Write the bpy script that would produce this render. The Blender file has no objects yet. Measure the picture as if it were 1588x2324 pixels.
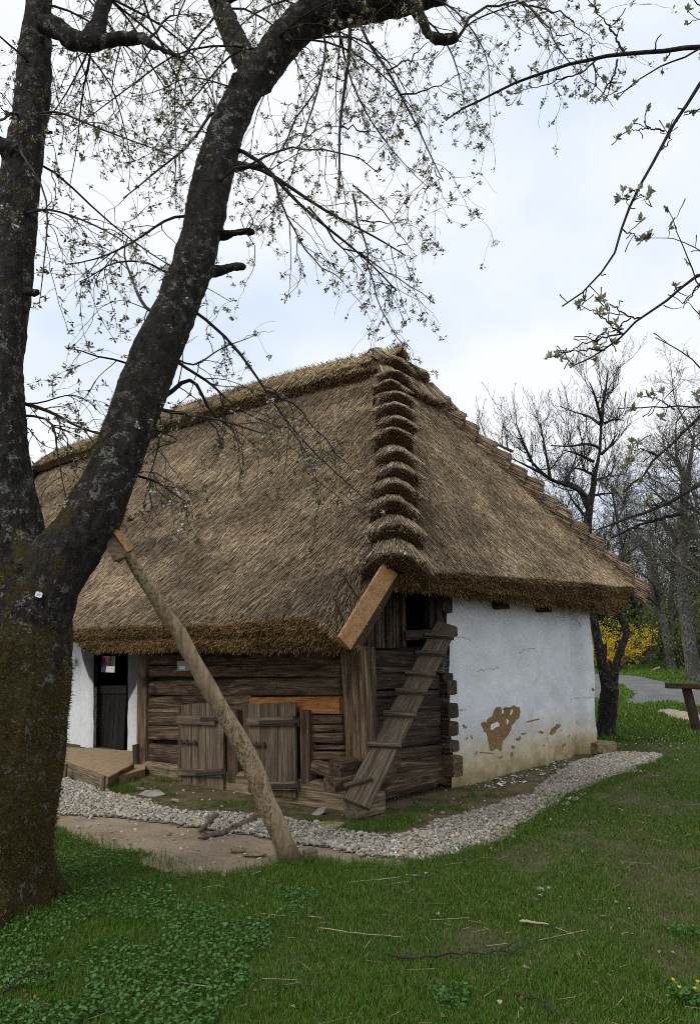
import bpy, math, random
import numpy as np
from math import radians, sin, cos, pi, atan, atan2
from mathutils import Vector, Matrix, noise as mnoise
random.seed(7)
RNG = np.random.default_rng(7)
SC = bpy.context.scene
COL = SC.collection

# ------------------------------------------------------------------ camera
F_PX, CX, CY, EYE = 1549.0, 794.0, 1162.0, 1.6          # survey of the photograph (1588 x 2324 grid)
TILT = atan((1480 - 1162) / F_PX)
cd = bpy.data.cameras.new('camera')
cam = bpy.data.objects.new('camera', cd); COL.objects.link(cam)
cam.location = (0, 0, EYE); cam.rotation_euler = (pi / 2 + TILT, 0, 0)
cd.sensor_fit = 'VERTICAL'; cd.sensor_height = 36.0; cd.lens = 36.0 * F_PX / 2324.0
cd.clip_start = 0.05; cd.clip_end = 3000
SC.camera = cam

# ------------------------------------------------------------------ sky, sun, exposure
SUN_AZ, SUN_EL = radians(222), radians(48)
w = bpy.data.worlds.new('World'); SC.world = w; w.use_nodes = True
nt = w.node_tree; nt.nodes.clear()
def N(t, **k):
    n = nt.nodes.new(t)
    for a, b in k.items(): setattr(n, a, b)
    return n
sky = N('ShaderNodeTexSky'); sky.sky_type = 'NISHITA'; sky.sun_disc = False
sky.sun_elevation = SUN_EL; sky.sun_rotation = SUN_AZ; sky.air_density = 1.0; sky.dust_density = 2.0
tc = N('ShaderNodeTexCoord')
sep = N('ShaderNodeSeparateXYZ'); nt.links.new(tc.outputs['Generated'], sep.inputs[0])
addz = N('ShaderNodeMath', operation='ADD'); nt.links.new(sep.outputs['Z'], addz.inputs[0]); addz.inputs[1].default_value = 0.35
mx = N('ShaderNodeMath', operation='MAXIMUM'); nt.links.new(addz.outputs[0], mx.inputs[0]); mx.inputs[1].default_value = 0.12
dv = N('ShaderNodeVectorMath', operation='DIVIDE'); nt.links.new(tc.outputs['Generated'], dv.inputs[0])
cmb = N('ShaderNodeCombineXYZ')
for i in range(3): nt.links.new(mx.outputs[0], cmb.inputs[i])
nt.links.new(cmb.outputs[0], dv.inputs[1])
n1 = N('ShaderNodeTexNoise'); n1.inputs['Scale'].default_value = 1.7; n1.inputs['Detail'].default_value = 6; n1.inputs['Roughness'].default_value = .5
mp = N('ShaderNodeMapping'); mp.inputs['Location'].default_value = (3.1, 1.4, 0); nt.links.new(dv.outputs[0], mp.inputs[0])
nt.links.new(mp.outputs[0], n1.inputs['Vector'])
cr = N('ShaderNodeValToRGB'); nt.links.new(n1.outputs['Fac'], cr.inputs[0])
cr.color_ramp.elements[0].position = .38; cr.color_ramp.elements[0].color = (6.0, 6.8, 7.9, 1)
cr.color_ramp.elements[1].position = .58; cr.color_ramp.elements[1].color = (8.0, 8.2, 8.4, 1)
e = cr.color_ramp.elements.new(.48); e.color = (7.0, 7.55, 8.2, 1)
mixs = N('ShaderNodeMix', data_type='RGBA'); mixs.inputs['Factor'].default_value = .9
nt.links.new(sky.outputs[0], mixs.inputs['A']); nt.links.new(cr.outputs[0], mixs.inputs['B'])
bg = N('ShaderNodeBackground'); bg.inputs['Strength'].default_value = .1
nt.links.new(mixs.outputs['Result'], bg.inputs[0])
wo = N('ShaderNodeOutputWorld'); nt.links.new(bg.outputs[0], wo.inputs[0])
sd = bpy.data.lights.new('sun', 'SUN'); sd.energy = 1.1; sd.angle = radians(28); sd.color = (1, .95, .88)
so = bpy.data.objects.new('sun', sd); COL.objects.link(so)
sdir = Vector((sin(SUN_AZ) * cos(SUN_EL), cos(SUN_AZ) * cos(SUN_EL), sin(SUN_EL)))
so.rotation_euler = (-sdir).to_track_quat('-Z', 'Y').to_euler()
SC.cycles.filter_width = 1.0; SC.cycles.use_denoising = False; SC.cycles.max_bounces = 6; SC.cycles.sample_clamp_indirect = 4
SC.view_settings.view_transform = 'Standard'; SC.view_settings.look = 'None'
SC.view_settings.exposure = 0.40; SC.view_settings.gamma = 1.0; SC.view_settings.use_curve_mapping = False

# ------------------------------------------------------------------ survey helpers
CAM = np.array([0, 0, EYE])
def ray(x, y):
    dx = (x - CX) / F_PX; dy = -(y - CY) / F_PX
    return np.array([dx, cos(TILT) - dy * sin(TILT), sin(TILT) + dy * cos(TILT)])
def gnd(x, y, z=0.0):
    r = ray(x, y); return CAM + r * ((z - EYE) / r[2])
def at(x, y, Y):
    r = ray(x, y); return CAM + r * (Y / r[1])
O = gnd(795, 1850)                                        # front corner of the cottage
A48 = radians(48)
HX = np.array([sin(A48), -cos(A48), 0]); HY = np.array([cos(A48), sin(A48), 0])
def to_house(p): d = np.asarray(p) - O; return np.array([d @ HX, d @ HY, d[2]])
def to_world(p): p = np.asarray(p, float); return O + p[..., 0:1] * HX + p[..., 1:2] * HY + p[..., 2:3] * np.array([0, 0, 1.])
def fp(x, y, v=0.0):                                      # point on a plane parallel to the front wall
    r = ray(x, y); t = (v - (CAM - O) @ HY) / (r @ HY); return to_house(CAM + r * t)
def sp(x, y, h=0.0):                                      # point on a plane parallel to the side wall
    r = ray(x, y); t = (h - (CAM - O) @ HX) / (r @ HX); return to_house(CAM + r * t)
def sstep(a, b, x): t = np.clip((np.asarray(x, float) - a) / (b - a), 0, 1); return t * t * (3 - 2 * t)
def terr(X, Y):
    Y = np.asarray(Y, float); X = np.asarray(X, float)
    side = sstep(-2, 3, X)
    z = np.interp(Y, [0, 13.5, 16, 22, 27, 40, 80, 400], [0, 0, .2, .7, 1.0, 1.35, 1.6, 1.6])
    return z * (0.25 + .75 * side)
def gt(x, y):                                             # pixel to terrain
    p = gnd(x, min(max(y, 1486), 5000), 0)
    r = ray(x, y); ts = np.linspace(2, 90, 4000)
    P = CAM + ts[:, None] * r; d = P[:, 2] - terr(P[:, 0], P[:, 1])
    i = np.argmax(d < 0); return P[i] if d[i] < 0 else P[-1]

# ------------------------------------------------------------------ object helpers
def thing(name, label, cat, loc=(0, 0, 0), rot=0, group=None):
    o = bpy.data.objects.new(name, None); COL.objects.link(o); o.location = Vector(loc); o.rotation_euler = (0, 0, rot)
    o.empty_display_size = .2
    o['label'] = label; o['category'] = cat
    if group: o['group'] = group
    return o
def tag(o, label=None, cat=None, group=None, kind=None):
    if label: o['label'] = label
    if cat: o['category'] = cat
    if group: o['group'] = group
    if kind: o['kind'] = kind
    return o
def np_mesh(name, V, F, mats, parent=None, smooth=False, midx=None, loc=None):
    V = np.asarray(V, np.float32); F = np.asarray(F, np.int32)
    me = bpy.data.meshes.new(name); k = F.shape[1]
    me.vertices.add(len(V)); me.vertices.foreach_set('co', V.ravel())
    me.loops.add(F.size); me.loops.foreach_set('vertex_index', F.ravel())
    me.polygons.add(len(F)); me.polygons.foreach_set('loop_start', np.arange(len(F), dtype=np.int32) * k)
    try: me.polygons.foreach_set('loop_total', np.full(len(F), k, np.int32))
    except Exception: pass
    if smooth: me.polygons.foreach_set('use_smooth', np.ones(len(F), bool))
    for m in (mats if isinstance(mats, (list, tuple)) else [mats]): me.materials.append(m)
    if midx is not None: me.polygons.foreach_set('material_index', np.asarray(midx, np.int32))
    me.update(calc_edges=True)
    o = bpy.data.objects.new(name, me); COL.objects.link(o)
    if parent: o.parent = parent
    if loc is not None: o.location = Vector(loc)
    return o
class Acc:
    def __init__(s): s.V = []; s.F = []; s.M = []; s.n = 0
    def add(s, V, F, m=0):
        V = np.asarray(V, float).reshape(-1, 3); F = np.asarray(F)
        if len(F) == 0: return
        s.V.append(V); s.F.append(F + s.n); s.M.append(np.full(len(F), m)); s.n += len(V)
    def build(s, name, mats, parent=None, smooth=False, loc=None, inv=None):
        V = np.concatenate(s.V)
        if loc is not None: V = V - np.asarray(loc)
        return np_mesh(name, V, np.concatenate(s.F), mats, parent, smooth, np.concatenate(s.M))
def unit(v): v = np.asarray(v, float); return v / np.maximum(np.linalg.norm(v, axis=-1, keepdims=True), 1e-9)
def prisms(P0, P1, r0, r1=None, k=3, cap=False):          # many straight straws at once (quads)
    P0 = np.asarray(P0, float); P1 = np.asarray(P1, float); M = len(P0)
    r0 = np.broadcast_to(np.asarray(r0, float), (M,)); r1 = r0 if r1 is None else np.broadcast_to(np.asarray(r1, float), (M,))
    d = unit(P1 - P0); ref = np.where(np.abs(d[:, 2:3]) > .9, np.array([[1., 0, 0]]), np.array([[0, 0, 1.]]))
    a = unit(np.cross(d, ref)); b = np.cross(d, a)
    ang = np.arange(k) * 2 * pi / k + RNG.uniform(0, 6, (M, 1))
    ring = np.cos(ang)[..., None] * a[:, None] + np.sin(ang)[..., None] * b[:, None]
    V = np.stack([P0[:, None] + ring * r0[:, None, None], P1[:, None] + ring * r1[:, None, None]], 1).reshape(-1, 3)
    base = (np.arange(M) * 2 * k)[:, None]
    F = []
    for i in range(k):
        j = (i + 1) % k
        F.append(np.concatenate([base + i, base + j, base + k + j, base + k + i], 1))
    if cap and k in (3, 4):
        idx = [k, k + 1, k + 2, k + 2] if k == 3 else [k, k + 1, k + 2, k + 3]
        if k == 4: F.append(np.concatenate([base + q for q in idx], 1))
    return V, np.concatenate(F)
def tubes(P, R, k=5):                                     # P (M,n,3), R (M,n): many bent tubes (quads)
    P = np.asarray(P, float); R = np.asarray(R, float); M, n, _ = P.shape
    T = np.empty_like(P); T[:, 1:-1] = P[:, 2:] - P[:, :-2]; T[:, 0] = P[:, 1] - P[:, 0]; T[:, -1] = P[:, -1] - P[:, -2]
    T = unit(T); mean = unit(P[:, -1] - P[:, 0])
    ref = np.where(np.abs(mean[:, 2:3]) > .8, np.array([[1., .3, 0]]), np.array([[0, 0.2, 1.]]))[:, None]
    a = unit(np.cross(T, np.broadcast_to(ref, T.shape))); b = np.cross(T, a)
    ang = np.arange(k) * 2 * pi / k
    V = P[:, :, None] + R[..., None, None] * (np.cos(ang)[:, None] * a[:, :, None] + np.sin(ang)[:, None] * b[:, :, None])
    idx = np.arange(M * n * k).reshape(M, n, k)
    A = idx[:, :-1]; B = idx[:, 1:]
    F = np.stack([A, np.roll(A, -1, 2), np.roll(B, -1, 2), B], -1).reshape(-1, 4)
    return V.reshape(-1, 3), F
def capped(pts, rad, k=16):
    V, F = tubes(np.asarray(pts)[None], np.asarray(rad)[None], k); n = len(pts)
    V = np.vstack([V, pts[0], pts[-1]]); c0, c1 = n * k, n * k + 1; F = list(map(tuple, F))
    T = []
    for i in range(k):
        j = (i + 1) % k; T.append((c0, j, i)); T.append((c1, (n - 1) * k + i, (n - 1) * k + j))
    return V, F, T
def resample(pts, n):
    pts = np.asarray(pts, float); d = np.r_[0, np.cumsum(np.linalg.norm(np.diff(pts, axis=0), axis=1))]
    t = np.linspace(0, d[-1], n)
    # smooth (Catmull-like) by cubic on cumulative length
    out = np.stack([np.interp(t, d, pts[:, i]) for i in range(pts.shape[1])], 1)
    for _ in range(2): out[1:-1] = .25 * out[:-2] + .5 * out[1:-1] + .25 * out[2:]
    return out
def grow(S, D, L, n=6, wob=.25, grav=(0, 0, -.12)):
    M = len(S); P = np.empty((M, n, 3)); P[:, 0] = S; d = unit(D); st = (np.asarray(L) / (n - 1))[:, None]
    for i in range(1, n):
        d = unit(d + RNG.normal(0, wob, (M, 3)) + np.asarray(grav)); P[:, i] = P[:, i - 1] + d * st
    return P
def spawn(P, R, per, lo=.25, hi=1.0, spread=.9, bias=None):
    M, n, _ = P.shape; q = np.repeat(np.arange(M), per); t = RNG.uniform(lo, hi, len(q)) * (n - 1.001)
    i = t.astype(int); f = (t - i)[:, None]
    S = P[q, i] * (1 - f) + P[q, i + 1] * f; T = unit(P[q, i + 1] - P[q, i]); r = R[q, i] * (1 - f[:, 0]) + R[q, i + 1] * f[:, 0]
    x = RNG.normal(0, 1, (len(q), 3)); x = unit(x - (x * T).sum(1, keepdims=True) * T)
    if bias is not None: x = unit(x + np.asarray(bias))
    a = RNG.uniform(.6, 1.25, len(q))[:, None] * spread
    return S, unit(T * np.cos(a) + x * np.sin(a)), r, q
def taper(r0, r1, n): return np.asarray(r0)[:, None] * (1 - np.linspace(0, 1, n)) + np.asarray(r1)[:, None] * np.linspace(0, 1, n)
def leaves(pos, size, up=.3, fold=.25, asp=.5):           # one folded diamond leaf per position
    M = len(pos); n = unit(RNG.normal(0, 1, (M, 3)) + np.array([0, 0, up])); x = RNG.normal(0, 1, (M, 3))
    d = unit(x - (x * n).sum(1, keepdims=True) * n); s = np.cross(n, d); L = np.broadcast_to(size, (M,))[:, None]
    V = np.stack([pos, pos + d * L * .5 + s * L * asp * .5 + n * L * fold * .3, pos + d * L, pos + d * L * .5 - s * L * asp * .5 + n * L * fold * .3], 1).reshape(-1, 3)
    b = (np.arange(M) * 4)[:, None]
    return V, np.concatenate([b, b + 1, b + 2, b + 3], 1)
def inpoly(P, poly):
    x, y = P[:, 0], P[:, 1]; c = np.zeros(len(P), bool); n = len(poly); j = n - 1
    for i in range(n):
        xi, yi = poly[i][:2]; xj, yj = poly[j][:2]
        m = ((yi > y) != (yj > y)) & (x < (xj - xi) * (y - yi) / (yj - yi + 1e-12) + xi); c ^= m; j = i
    return c
def hash_noise(X, Y, s, seed=0):                           # cheap smooth value noise for masks
    x = np.asarray(X) * s + seed * 17.3; y = np.asarray(Y) * s + seed * 9.1
    xi = np.floor(x).astype(np.int64); yi = np.floor(y).astype(np.int64); fx = x - xi; fy = y - yi
    h = lambda a, b: ((np.sin(a * 127.1 + b * 311.7 + seed) * 43758.5453) % 1.0)
    fx = fx * fx * (3 - 2 * fx); fy = fy * fy * (3 - 2 * fy)
    return (h(xi, yi) * (1 - fx) + h(xi + 1, yi) * fx) * (1 - fy) + (h(xi, yi + 1) * (1 - fx) + h(xi + 1, yi + 1) * fx) * fy

# ------------------------------------------------------------------ materials
def mat(name, rough=.9):
    m = bpy.data.materials.new(name); m.use_nodes = True; b = m.node_tree.nodes['Principled BSDF']
    b.inputs['Roughness'].default_value = rough; b.inputs['Specular IOR Level'].default_value = .25
    return m, m.node_tree, b
def nd(t, ty, **k):
    n = t.nodes.new(ty)
    for a, v in k.items(): setattr(n, a, v)
    return n
def ramp(t, src, stops):
    r = nd(t, 'ShaderNodeValToRGB'); t.links.new(src, r.inputs[0]); el = r.color_ramp.elements
    while len(el) < len(stops): el.new(.5)
    for e_, (p, c) in zip(el, stops): e_.position = p; e_.color = (*c, 1)
    return r.outputs[0]
def noise(t, scale, detail=4, rough=.55, vec=None, dist=0):
    n = nd(t, 'ShaderNodeTexNoise'); n.inputs['Scale'].default_value = scale; n.inputs['Detail'].default_value = detail
    n.inputs['Roughness'].default_value = rough; n.inputs['Distortion'].default_value = dist
    if vec is not None: t.links.new(vec, n.inputs['Vector'])
    return n.outputs['Fac']
def coords(t, scale=(1, 1, 1), which='Object', rnd=False):
    c = nd(t, 'ShaderNodeTexCoord'); v = c.outputs[which]
    if rnd:
        oi = nd(t, 'ShaderNodeObjectInfo'); mu = nd(t, 'ShaderNodeMath', operation='MULTIPLY'); mu.inputs[1].default_value = 37
        t.links.new(oi.outputs['Random'], mu.inputs[0]); ad = nd(t, 'ShaderNodeVectorMath', operation='ADD')
        t.links.new(v, ad.inputs[0]); t.links.new(mu.outputs[0], ad.inputs[1]); v = ad.outputs[0]
    m = nd(t, 'ShaderNodeMapping'); m.inputs['Scale'].default_value = scale; t.links.new(v, m.inputs[0]); return m.outputs[0]
def mixc(t, fac, a, b, mode='MIX'):
    m = nd(t, 'ShaderNodeMix', data_type='RGBA', blend_type=mode)
    for k, v in (('Factor', fac), ('A', a), ('B', b)):
        if isinstance(v, (int, float)): m.inputs[k].default_value = v
        elif isinstance(v, tuple): m.inputs[k].default_value = (*v, 1)
        else: t.links.new(v, m.inputs[k])
    return m.outputs['Result']
def mth(t, op, a, b=0.0, clamp=False):
    m = nd(t, 'ShaderNodeMath', operation=op, use_clamp=clamp)
    for i, v in enumerate((a, b)):
        if isinstance(v, (int, float)): m.inputs[i].default_value = v
        else: t.links.new(v, m.inputs[i])
    return m.outputs[0]
def bump(t, b, h, st=.5, dist=.02):
    n = nd(t, 'ShaderNodeBump'); n.inputs['Strength'].default_value = st; n.inputs['Distance'].default_value = dist
    t.links.new(h, n.inputs['Height']); t.links.new(n.outputs[0], b.inputs['Normal'])
def sepz(t, which='Object'):
    c = nd(t, 'ShaderNodeTexCoord'); s = nd(t, 'ShaderNodeSeparateXYZ'); t.links.new(c.outputs[which], s.inputs[0]); return s.outputs
def island(t): return nd(t, 'ShaderNodeNewGeometry').outputs['Random Per Island']

def m_islands(name, stops, clump=None, rough=.85, trans=0):
    m, t, b = mat(name, rough); c = ramp(t, island(t), stops)
    if clump:
        f = noise(t, clump, 3); c = mixc(t, 1.0, c, ramp(t, f, [(.3, (.5, .48, .46)), (.7, (1.4, 1.36, 1.3))]), 'MULTIPLY')
    t.links.new(c, b.inputs['Base Color'])
    if trans:
        tr = nd(t, 'ShaderNodeBsdfTranslucent'); t.links.new(c, tr.inputs[0]); ms = nd(t, 'ShaderNodeMixShader'); ms.inputs[0].default_value = trans
        t.links.new(b.outputs[0], ms.inputs[1]); t.links.new(tr.outputs[0], ms.inputs[2])
        t.links.new(ms.outputs[0], t.nodes['Material Output'].inputs[0])
    return m
def m_wood(name, dark, mid, light, grain=9, bs=.7, rnd=.35, along=.55):
    m, t, b = mat(name, .85); v = coords(t, (along, grain, grain), rnd=True)
    n_ = noise(t, 2.2, 8, .62, v, 1.6); fine = noise(t, 9, 4, .7, v)
    knots = noise(t, .9, 2, .5, coords(t, (1.2, 3, 3), rnd=True), 2)
    c = ramp(t, n_, [(.32, dark), (.5, mid), (.68, light)])
    c = mixc(t, ramp(t, knots, [(.3, (.75, .75, .75)), (.42, (0, 0, 0))]), c, dark)
    c = mixc(t, .55, c, ramp(t, fine, [(.35, (.35, .34, .33)), (.6, (1.2, 1.2, 1.2))]), 'MULTIPLY')
    oi = nd(t, 'ShaderNodeObjectInfo'); rr = ramp(t, oi.outputs['Random'], [(0, (1 - rnd,) * 3), (1, (1 + rnd,) * 3)])
    c = mixc(t, 1.0, c, rr, 'MULTIPLY'); t.links.new(c, b.inputs['Base Color'])
    bump(t, b, mth(t, 'ADD', mth(t, 'MULTIPLY', n_, 1.5), fine), bs, .03); return m
M = {}
M['straw'] = m_islands('straw', [(0, (.115, .085, .056)), (.28, (.235, .177, .117)), (.68, (.415, .322, .216)), (.9, (.545, .438, .30)), (1, (.69, .575, .41))], clump=8)
M['straw_gold'] = m_islands('straw_gold', [(0, (.09, .06, .03)), (.4, (.30, .225, .12)), (.8, (.48, .385, .225)), (1, (.66, .55, .36))], clump=4)
M['reed_cut'] = m_islands('reed_cut', [(0, (.045, .029, .013)), (.45, (.17, .108, .046)), (.85, (.31, .205, .09)), (1, (.45, .33, .17))], clump=5)
M['reed_dark'] = m_islands('reed_dark', [(0, (.03, .019, .010)), (.6, (.09, .056, .024)), (1, (.22, .145, .065))], clump=3)
def m_plain(name, col, rough=.9, sc=8, var=.35, bs=.3, bd=.02):
    m, t, b = mat(name, rough); v = coords(t); n_ = noise(t, sc, 6, .6, v)
    c = ramp(t, n_, [(.3, tuple(x * (1 - var) for x in col)), (.7, tuple(x * (1 + var) for x in col))]); t.links.new(c, b.inputs['Base Color'])
    bump(t, b, n_, bs, bd); return m
M['thatch'] = m_plain('thatch_core', (.075, .056, .038), sc=14, var=.5, bs=.8)
M['thatch_cut'] = m_plain('thatch_cut_core', (.085, .05, .018), sc=40, var=.6, bs=1)
M['thatch_in'] = m_plain('thatch_inside', (.05, .036, .02), sc=20)
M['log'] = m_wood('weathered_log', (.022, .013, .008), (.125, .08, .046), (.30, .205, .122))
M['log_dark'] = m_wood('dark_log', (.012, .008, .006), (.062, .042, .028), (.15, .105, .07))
M['sill'] = m_wood('sill_oak', (.07, .05, .03), (.20, .148, .092), (.33, .25, .16), bs=.5, rnd=.1)
M['plank'] = m_wood('shutter_plank', (.03, .021, .014), (.135, .098, .064), (.25, .19, .13), grain=16, bs=.4, rnd=.25)
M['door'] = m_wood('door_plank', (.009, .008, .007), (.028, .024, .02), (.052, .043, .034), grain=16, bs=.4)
M['orange'] = m_wood('new_larch', (.20, .07, .022), (.36, .145, .045), (.48, .22, .08), bs=.4, rnd=.05)
M['board'] = m_wood('fresh_board', (.34, .175, .07), (.47, .26, .115), (.54, .32, .155), grain=6, bs=.08, rnd=.03)
M['ladder'] = m_wood('grey_plank', (.04, .03, .02), (.135, .10, .066), (.245, .19, .13), grain=12, bs=.45, rnd=.1)
M['stain'] = m_wood('brown_paint_wood', (.03, .016, .011), (.05, .027, .018), (.075, .042, .028), bs=.2, rnd=.05)
# peeled pole
m, t, b = mat('peeled_pole'); v = coords(t, (14, 14, 1.2)); n_ = noise(t, 1.5, 6, .65, v, .6)
c = ramp(t, n_, [(.3, (.17, .117, .064)), (.5, (.345, .252, .152)), (.7, (.48, .38, .255))])
sp_ = noise(t, 55, 4, .8, coords(t, (1, 1, .5))); ar = noise(t, 4.5, 3, .6, coords(t, (1, 1, .35)))
f = mth(t, 'MULTIPLY', ramp(t, sp_, [(.5, (0, 0, 0)), (.58, (1, 1, 1))]), ramp(t, ar, [(.42, (0, 0, 0)), (.56, (.85, .85, .85))]))
c = mixc(t, f, c, (.045, .035, .018)); zz = sepz(t)[2]
mud = mth(t, 'ADD', mth(t, 'MULTIPLY', zz, -3.2), mth(t, 'ADD', mth(t, 'MULTIPLY', ar, 2.2), -.2), True)
c = mixc(t, mth(t, 'MULTIPLY', mud, .8), c, (.095, .06, .03)); t.links.new(c, b.inputs['Base Color']); bump(t, b, n_, .5, .02); M['pole'] = m
# whitewashed plaster with ochre damp at the foot
m, t, b = mat('whitewash', .95); zz = sepz(t); v = coords(t)
big = noise(t, 1.1, 5, .6, v); mid = noise(t, 5, 6, .65, v); fine = noise(t, 38, 5, .7, v)
c = ramp(t, big, [(.3, (.62, .64, .66)), (.7, (.76, .77, .78))])
c = mixc(t, .5, c, ramp(t, mid, [(.3, (.85, .85, .85)), (.65, (1.05, 1.05, 1.05))]), 'MULTIPLY')
hz = mth(t, 'SUBTRACT', .78, zz[2]); hz = mth(t, 'ADD', mth(t, 'MULTIPLY', hz, 1.7), mth(t, 'MULTIPLY', mth(t, 'SUBTRACT', mid, .5), 1.6), True)
c = mixc(t, mth(t, 'MULTIPLY', hz, .95), c, ramp(t, fine, [(.3, (.36, .27, .13)), (.7, (.56, .44, .25))]))
h2 = mth(t, 'ADD', mth(t, 'MULTIPLY', mth(t, 'SUBTRACT', .2, zz[2]), 4.0), mth(t, 'MULTIPLY', mth(t, 'SUBTRACT', mid, .5), 3.2), True)
c = mixc(t, mth(t, 'MULTIPLY', h2, .7), c, (.16, .115, .045))
# small flaked spots
vo = nd(t, 'ShaderNodeTexNoise'); vo.inputs['Scale'].default_value = 8; vo.inputs['Detail'].default_value = 7; vo.inputs['Roughness'].default_value = .72
fl = ramp(t, vo.outputs['Fac'], [(.715, (0, 0, 0)), (.735, (1, 1, 1))])
lowm = mth(t, 'MULTIPLY', mth(t, 'SUBTRACT', 1.15, zz[2], True), 1.6, True)
c = mixc(t, mth(t, 'MULTIPLY', fl, lowm), c, (.19, .12, .055))
t.links.new(c, b.inputs['Base Color']); bump(t, b, mth(t, 'ADD', mth(t, 'MULTIPLY', mid, 1.6), mth(t, 'MULTIPLY', fine, .10)), .45, .03); M['plaster'] = m
# smoked whitewash round the door
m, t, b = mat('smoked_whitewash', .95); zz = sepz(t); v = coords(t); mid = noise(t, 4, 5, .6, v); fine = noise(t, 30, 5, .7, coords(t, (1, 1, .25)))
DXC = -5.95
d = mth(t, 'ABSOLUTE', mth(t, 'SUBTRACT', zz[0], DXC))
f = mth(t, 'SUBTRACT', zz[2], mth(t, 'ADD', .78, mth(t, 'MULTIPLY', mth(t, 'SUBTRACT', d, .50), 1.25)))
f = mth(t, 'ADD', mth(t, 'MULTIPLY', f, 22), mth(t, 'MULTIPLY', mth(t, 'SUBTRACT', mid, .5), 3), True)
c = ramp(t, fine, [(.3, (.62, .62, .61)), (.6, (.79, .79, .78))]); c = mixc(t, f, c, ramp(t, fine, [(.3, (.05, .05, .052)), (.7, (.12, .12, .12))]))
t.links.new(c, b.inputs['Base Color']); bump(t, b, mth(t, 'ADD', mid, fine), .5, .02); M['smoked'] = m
M['clay'] = m_plain('bare_clay', (.24, .145, .062), sc=30, var=.3, bs=.6)
M['iron'] = m_plain('rusty_iron', (.035, .026, .022), .6, 30, .4)
M['stone'] = m_plain('field_stone', (.27, .25, .22), .9, 9, .4, .8, .04)
M['stone_moss'] = m_plain('mossy_stone', (.2, .16, .09), .9, 12, .5, .8, .04)
M['mud'] = m_plain('mud_floor', (.36, .25, .145), .95, 9, .2, .6, .03)
M['white_card'] = m_plain('white_card', (.7, .72, .72), .5, 3, .05, 0)
M['grey_card'] = m_plain('grey_card', (.30, .28, .25), .5, 3, .05, 0)
M['ink'] = m_plain('ink', (.03, .03, .035), .6, 3, .05, 0)
M['dark_room'] = m_plain('interior_shade', (.02, .018, .016), 1)  # near-black colour paints the shade of the unlit interior
# soil / ground
def m_ground(name, cols, sc=3, fsc=60, bs=.7, bd=.03):
    m, t, b = mat(name, .97); v = coords(t); a_ = noise(t, sc, 6, .65, v); f_ = noise(t, fsc, 6, .7, v)
    c = ramp(t, a_, cols); c = mixc(t, .7, c, ramp(t, f_, [(.3, (.5, .5, .5)), (.68, (1.3, 1.3, 1.3))]), 'MULTIPLY')
    t.links.new(c, b.inputs['Base Color']); bump(t, b, mth(t, 'ADD', mth(t, 'MULTIPLY', a_, 2), f_), bs, bd); return m
M['ground'] = m_ground('turf_soil', [(.3, (.05, .055, .018)), (.48, (.085, .07, .034)), (.62, (.12, .09, .055)), (.75, (.18, .13, .085))], 3.2, 55)
M['dirt'] = m_ground('trodden_dirt', [(.3, (.22, .165, .108)), (.5, (.33, .25, .17)), (.7, (.40, .31, .215))], 2.2, 45, .8)
M['soil'] = m_ground('wall_soil', [(.3, (.10, .07, .04)), (.45, (.18, .128, .075)), (.56, (.075, .075, .02)), (.75, (.22, .16, .095))], 2.6, 40, .9)
M['gravel_bed'] = m_ground('gravel_bed', [(.3, (.16, .14, .115)), (.7, (.30, .27, .23))], 20, 70)
M['path'] = m_ground('grey_path', [(.3, (.13, .13, .133)), (.6, (.20, .197, .195)), (.75, (.26, .24, .21))], 1.5, 30)
M['sand'] = m_ground('sandy_strip', [(.3, (.3, .25, .17)), (.6, (.45, .38, .28))], 4, 30)
M['pebble'] = m_islands('pebble', [(0, (.15, .13, .10)), (.2, (.36, .33, .27)), (.4, (.25, .26, .265)), (.6, (.45, .415, .345)), (.8, (.38, .31, .22)), (1, (.62, .60, .55))], clump=1.2, rough=.75)
M['grass'] = m_islands('grass_blade', [(0, (.05, .125, .011)), (.4, (.092, .22, .021)), (.8, (.16, .30, .038)), (.94, (.24, .28, .07)), (1, (.42, .34, .17))], clump=1.1, rough=.6, trans=.3)
M['clover'] = m_islands('clover_leaf', [(0, (.035, .10, .018)), (.5, (.065, .155, .03)), (1, (.11, .21, .055))], rough=.5, trans=.2)
M['litter'] = m_islands('dry_stalk', [(0, (.2, .155, .09)), (1, (.5, .42, .28))])
M['twig'] = m_islands('twig_bark', [(0, (.018, .013, .011)), (.7, (.04, .03, .025)), (1, (.085, .075, .06))])
M['twig_grey'] = m_islands('twig_grey', [(0, (.045, .04, .033)), (.6, (.10, .09, .072)), (1, (.19, .175, .14))])
M['leaf'] = m_islands('young_leaf', [(0, (.075, .07, .018)), (.5, (.12, .13, .03)), (.8, (.16, .15, .045)), (1, (.20, .085, .035))], rough=.5, trans=.35)
M['blossom'] = m_islands('blossom', [(0, (.6, .58, .55)), (1, (.85, .85, .85))], rough=.6, trans=.3)
M['bud'] = m_islands('opening_bud', [(0, (.12, .14, .06)), (.5, (.27, .30, .17)), (.8, (.42, .42, .30)), (1, (.40, .24, .13))], rough=.6, trans=.2)
M['yellow'] = m_islands('yellow_petal', [(0, (.60, .38, .01)), (1, (.95, .72, .03))], rough=.6, trans=.2)
M['bushleaf'] = m_islands('bush_leaf', [(0, (.04, .065, .012)), (.6, (.12, .17, .03)), (1, (.22, .26, .06))], rough=.6, trans=.25)
M['conifer'] = m_islands('conifer_needle', [(0, (.008, .018, .008)), (1, (.028, .05, .02))], rough=.6)
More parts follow.
